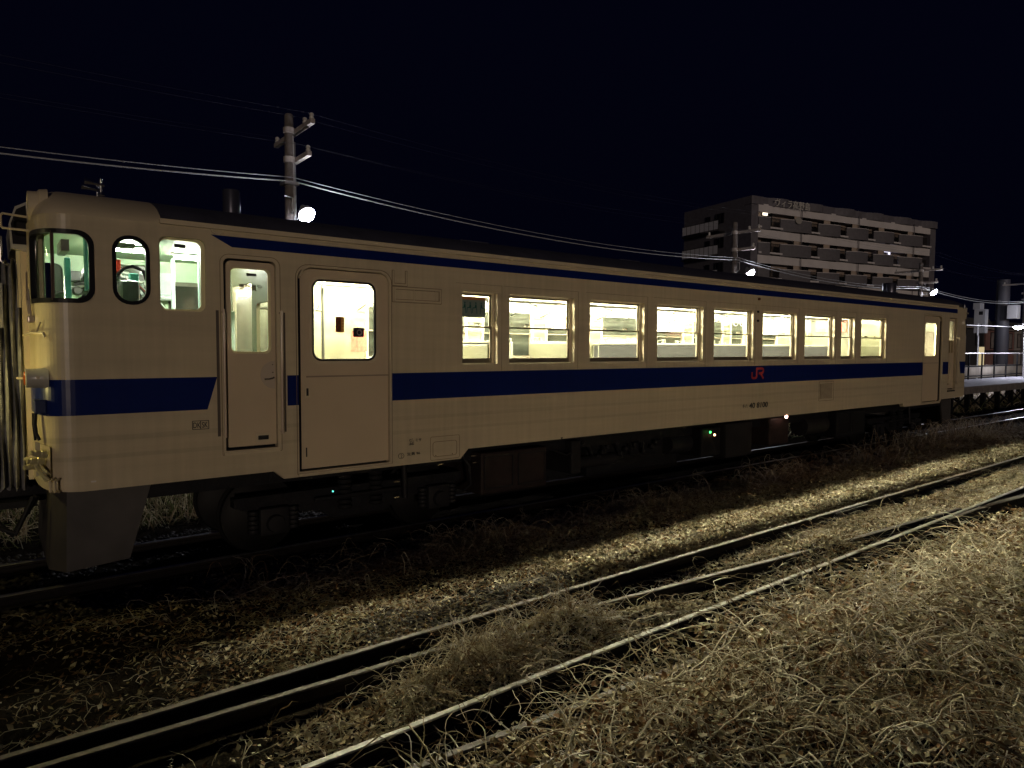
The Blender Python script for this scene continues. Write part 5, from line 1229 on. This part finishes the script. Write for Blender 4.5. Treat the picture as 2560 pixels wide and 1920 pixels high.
# corrugated fence behind, with vines
mb = MB(); pr = []
for i in range(400): pr.append((29+i*.11, 6.3+(.03 if i % 2 else 0)))
vs = [(p[0], p[1], .93) for p in pr]+[(p[0], p[1], 1.58) for p in pr]; mb.add(vs, [(i, i+1, 401+i-0, 400+i) for i in range(399)])
tag(mb.build('sheet_fence', mat('corrugated_tan', (.30, .27, .23), rough=.7, var=.25, scale=1.2)), 'weathered corrugated sheet fence behind the platform', 'fence')
def hedge(x0, x1, y, z0, z1, label, n_):
    P0 = np.stack([RNG.uniform(x0, x1, n_), y+RNG.normal(0, .12, n_), RNG.uniform(z0, z1, n_)], 1)
    V, F = leaves(P0, .11, .02); np_mesh('hedge', V, F, np.repeat(RNG.integers(1, 4, n_), 4), LM, label=label, cat='hedge', kind=None)
hedge(31.5, 34.5, 6.7, 1.4, 2.1, 'dark leafy hedge left of the fence posts', 1600); hedge(34.9, 38.2, 6.7, 1.4, 2.05, 'dark leafy hedge just right of the first fence post', 1600)
# station lamp
SL = empty('platform_lamp', (45.6, 4.6, .95), 'bright white lamp on a thin post on the platform', 'street lamp')
mb = MB(); mb.cyl((45.9, 4.75, .95), (45.9, 4.75, 3.75), .045, 10); mb.tube([(45.9, 4.75, 3.7), (45.6, 4.8, 3.78), (45.2, 4.85, 3.72)], .03, 8); mb.build('post', M_GALV, SL)
mb = MB(); mb.lathe((45.2, 4.87, 3.72), (0, 0, -1), [(0, .08), (.06, .22), (.10, .24)], 16); mb.build('shade', M_GALV, SL)
mb = MB(); mb.lathe((45.2, 4.87, 3.62), (0, 0, -1), [(0, .20), (.06, .21), (.12, .12), (.15, .02)], 16); mb.build('lamp_bulb', LAMPG, SL, smooth=True)
ld = bpy.data.lights.new('platform_light', 'POINT'); ld.energy = 200; ld.color = (.88, .88, 1.0); ld.shadow_soft_size = .12
lo_ = bpy.data.objects.new('platform_light', ld); COL.objects.link(lo_); lo_.location = (45.2, 4.7, 3.3); adopt(lo_, SL)
wire([(26, 6.8, 3.52), (38, 6.2, 3.62), (60, 5.0, 3.75)], .022, 'bright cable running level behind the platform', grp=None)
# big pole with equipment boxes
BP = empty('equipment_pole', (60, 10.1, 0), 'thick grey pole carrying two equipment cabinets behind the platform', 'pole')
mb = MB(); mb.lathe((60, 10.0, 0), (0, 0, 1), [(0, .46), (7.4, .40)], 20); mb.build('pole', mat('pole_grey_paint', (.05, .048, .06), rough=.6), BP, smooth=True)
M_CAB = mat('cabinet_grey', (.38, .37, .38), rough=.5)
mb = MB(); mb.bbox(58.6, 59.2, 10.6, 11.3, 3.6, 5.3, .03); mb.bbox(58.5, 59.25, 10.9, 11.35, 5.3, 5.75, .02); mb.build('cabinet', M_CAB, BP); mb = MB(); mb.bbox(59.2, 59.9, 8.9, 9.5, 4.6, 5.55, .03); mb.build('cabinet', M_CAB, BP)
mb = MB(); mb.box(58.61, 58.595, 10.75, 11.0, 4.9, 5.15); mb.box(58.57, 58.6, 10.75, 11.05, 4.05, 4.25); mb.build('meter', M_DKST, BP)
for x, y, h, l_ in ((44.0, 8.6, 5.2, 'thin dark pole left of the houses'), (38.6, 6.9, 3.05, 'short bent pipe post before the red house'), (50.0, 8.2, 4.0, 'pale pipe post left of the thick pole')):
    mb = MB(); mb.tube([(x, y, 0), (x, y, h*.8), (x-.05, y+.02, h*.83), (x-.05, y+.02, h)], .05, 8); tag(mb.build('pipe_post', M_GALV), l_, 'post', 'thin posts behind the platform')
# houses behind the platform
def house(x0, x1, y, zt, label, wallm, wins_, roofm, zb=0, dep=8):
    H = empty('house', (x0, y, 0), label, 'house')
    mb = MB(); mb.box(x0, x1, y, y+dep, zb, zt); mb.build('wall', wallm, H)
    mb = MB(); mb.prism([(x0-.6, zt), (x1+.6, zt), (x1+.6, zt+.14), (x1-1, zt+1.0), (x0+1, zt+1.0), (x0-.6, zt+.14)], y-.7, y+dep+.7); mb.build('roof', roofm, H)
    mb = MB(); mb.tube([(x0-.6, y-.72, zt+.05), (x1+.6, y-.72, zt+.05)], .07, 6); mb.build('gutter', M_ARM, H)
    for (a, b, c, e_, k) in wins_:
        mb = MB(); mb.box(a, b, y-.05, y-.001, c, e_); w = mb.build('window', mat('curtain_%d' % int(a*10), (.30, .27, .27) if k else (.03, .03, .035), rough=.5, var=.3, scale=3), H)
        mb = MB(); nn = max(2, int((b-a)/.9))
        for q in range(nn+1): mb.box(a+(b-a)*q/nn-.04, a+(b-a)*q/nn+.04, y-.09, y-.051, c, e_)
        mb.box(a-.1, b+.1, y-.12, y-.051, c-.1, c); mb.box(a-.1, b+.1, y-.12, y-.051, e_, e_+.1); mb.build('frame', M_WFR, w)
    return H
M_RW = mat('wall_red_brown', (.30, .17, .16), rough=.8, var=.15, scale=1); M_DR = mat('roof_dark', (.05, .05, .055), rough=.7); M_PW = mat('wall_pale', (.36, .34, .34), rough=.8)
house(76.0, 85.2, 19.0, 4.6, 'low dark house just right of the train', M_DR, [(82.6, 84.4, 3.0, 4.3, 0)], M_DR)
house(93.6, 103.2, 21.5, 4.75, 'two storey red brown house with curtained windows', M_RW, [(95.0, 97.4, 2.7, 4.4, 1), (98.0, 99.4, 2.7, 4.4, 0), (99.9, 102.2, 2.7, 4.4, 1)], M_DR)
mb = MB(); mb.box(93.0, 103.8, 20.6, 21.5, 2.25, 2.42); tag(mb.build('porch_roof', M_DR), 'narrow dark porch roof below the curtained windows', 'porch')
house(117.5, 134.0, 25.5, 5.2, 'pale house at the right edge behind the thick pole', M_PW, [(118.5, 122.0, 2.9, 4.7, 1), (124, 127, 2.9, 4.7, 1)], M_DR)
mb = MB(); mb.prism([(44.8, 1.2), (48.8, 1.2), (48.8, 2.2), (44.8, 2.5)], 9.0, 13.0); sh = mb.build('shed', mat('shed_blue_grey', (.20, .25, .32), rough=.6)); tag(sh, 'blue grey shed behind the platform fence', 'shed')
mb = MB(); mb.box(52.6, 53.6, 9.0, 9.05, 1.2, 2.6); tag(mb.build('lit_doorway', emis('warm_doorway', (1, .8, .45), .35)), 'small warm lit doorway behind the thick pole', 'doorway')
# pale rubble slope behind the platform legs
x = RNG.uniform(29, 66, 5200); y = RNG.uniform(5.7, 9.5, 5200)
Vb = np.array([(1, 0, 0), (-1, 0, 0), (0, 1, 0), (0, -1, 0), (0, 0, 1), (0, 0, -1)], float)[None]*(.16*RNG.uniform(.4, 1.2, (5200, 1, 3)))*RNG.uniform(.7, 1.2, (5200, 6, 1))
Vb = Vb+np.stack([x, y, gz(x, y)+.05*(y-5.5)], 1)[:, None, :]
Fb = (np.arange(5200)[:, None, None]*6+np.array([(0, 2, 4), (2, 1, 4), (1, 3, 4), (3, 0, 4), (2, 0, 5), (1, 2, 5), (3, 1, 5), (0, 3, 5)])[None]).reshape(-1, 3)
np_mesh('rubble', Vb.reshape(-1, 3), Fb, np.zeros(len(Fb)), [mat('rubble_stone', (.42, .33, .27), rough=.9, col2=(.66, .58, .48), scale=3)], label='pale rubble lit behind the platform legs', cat='rubble', kind='stuff')
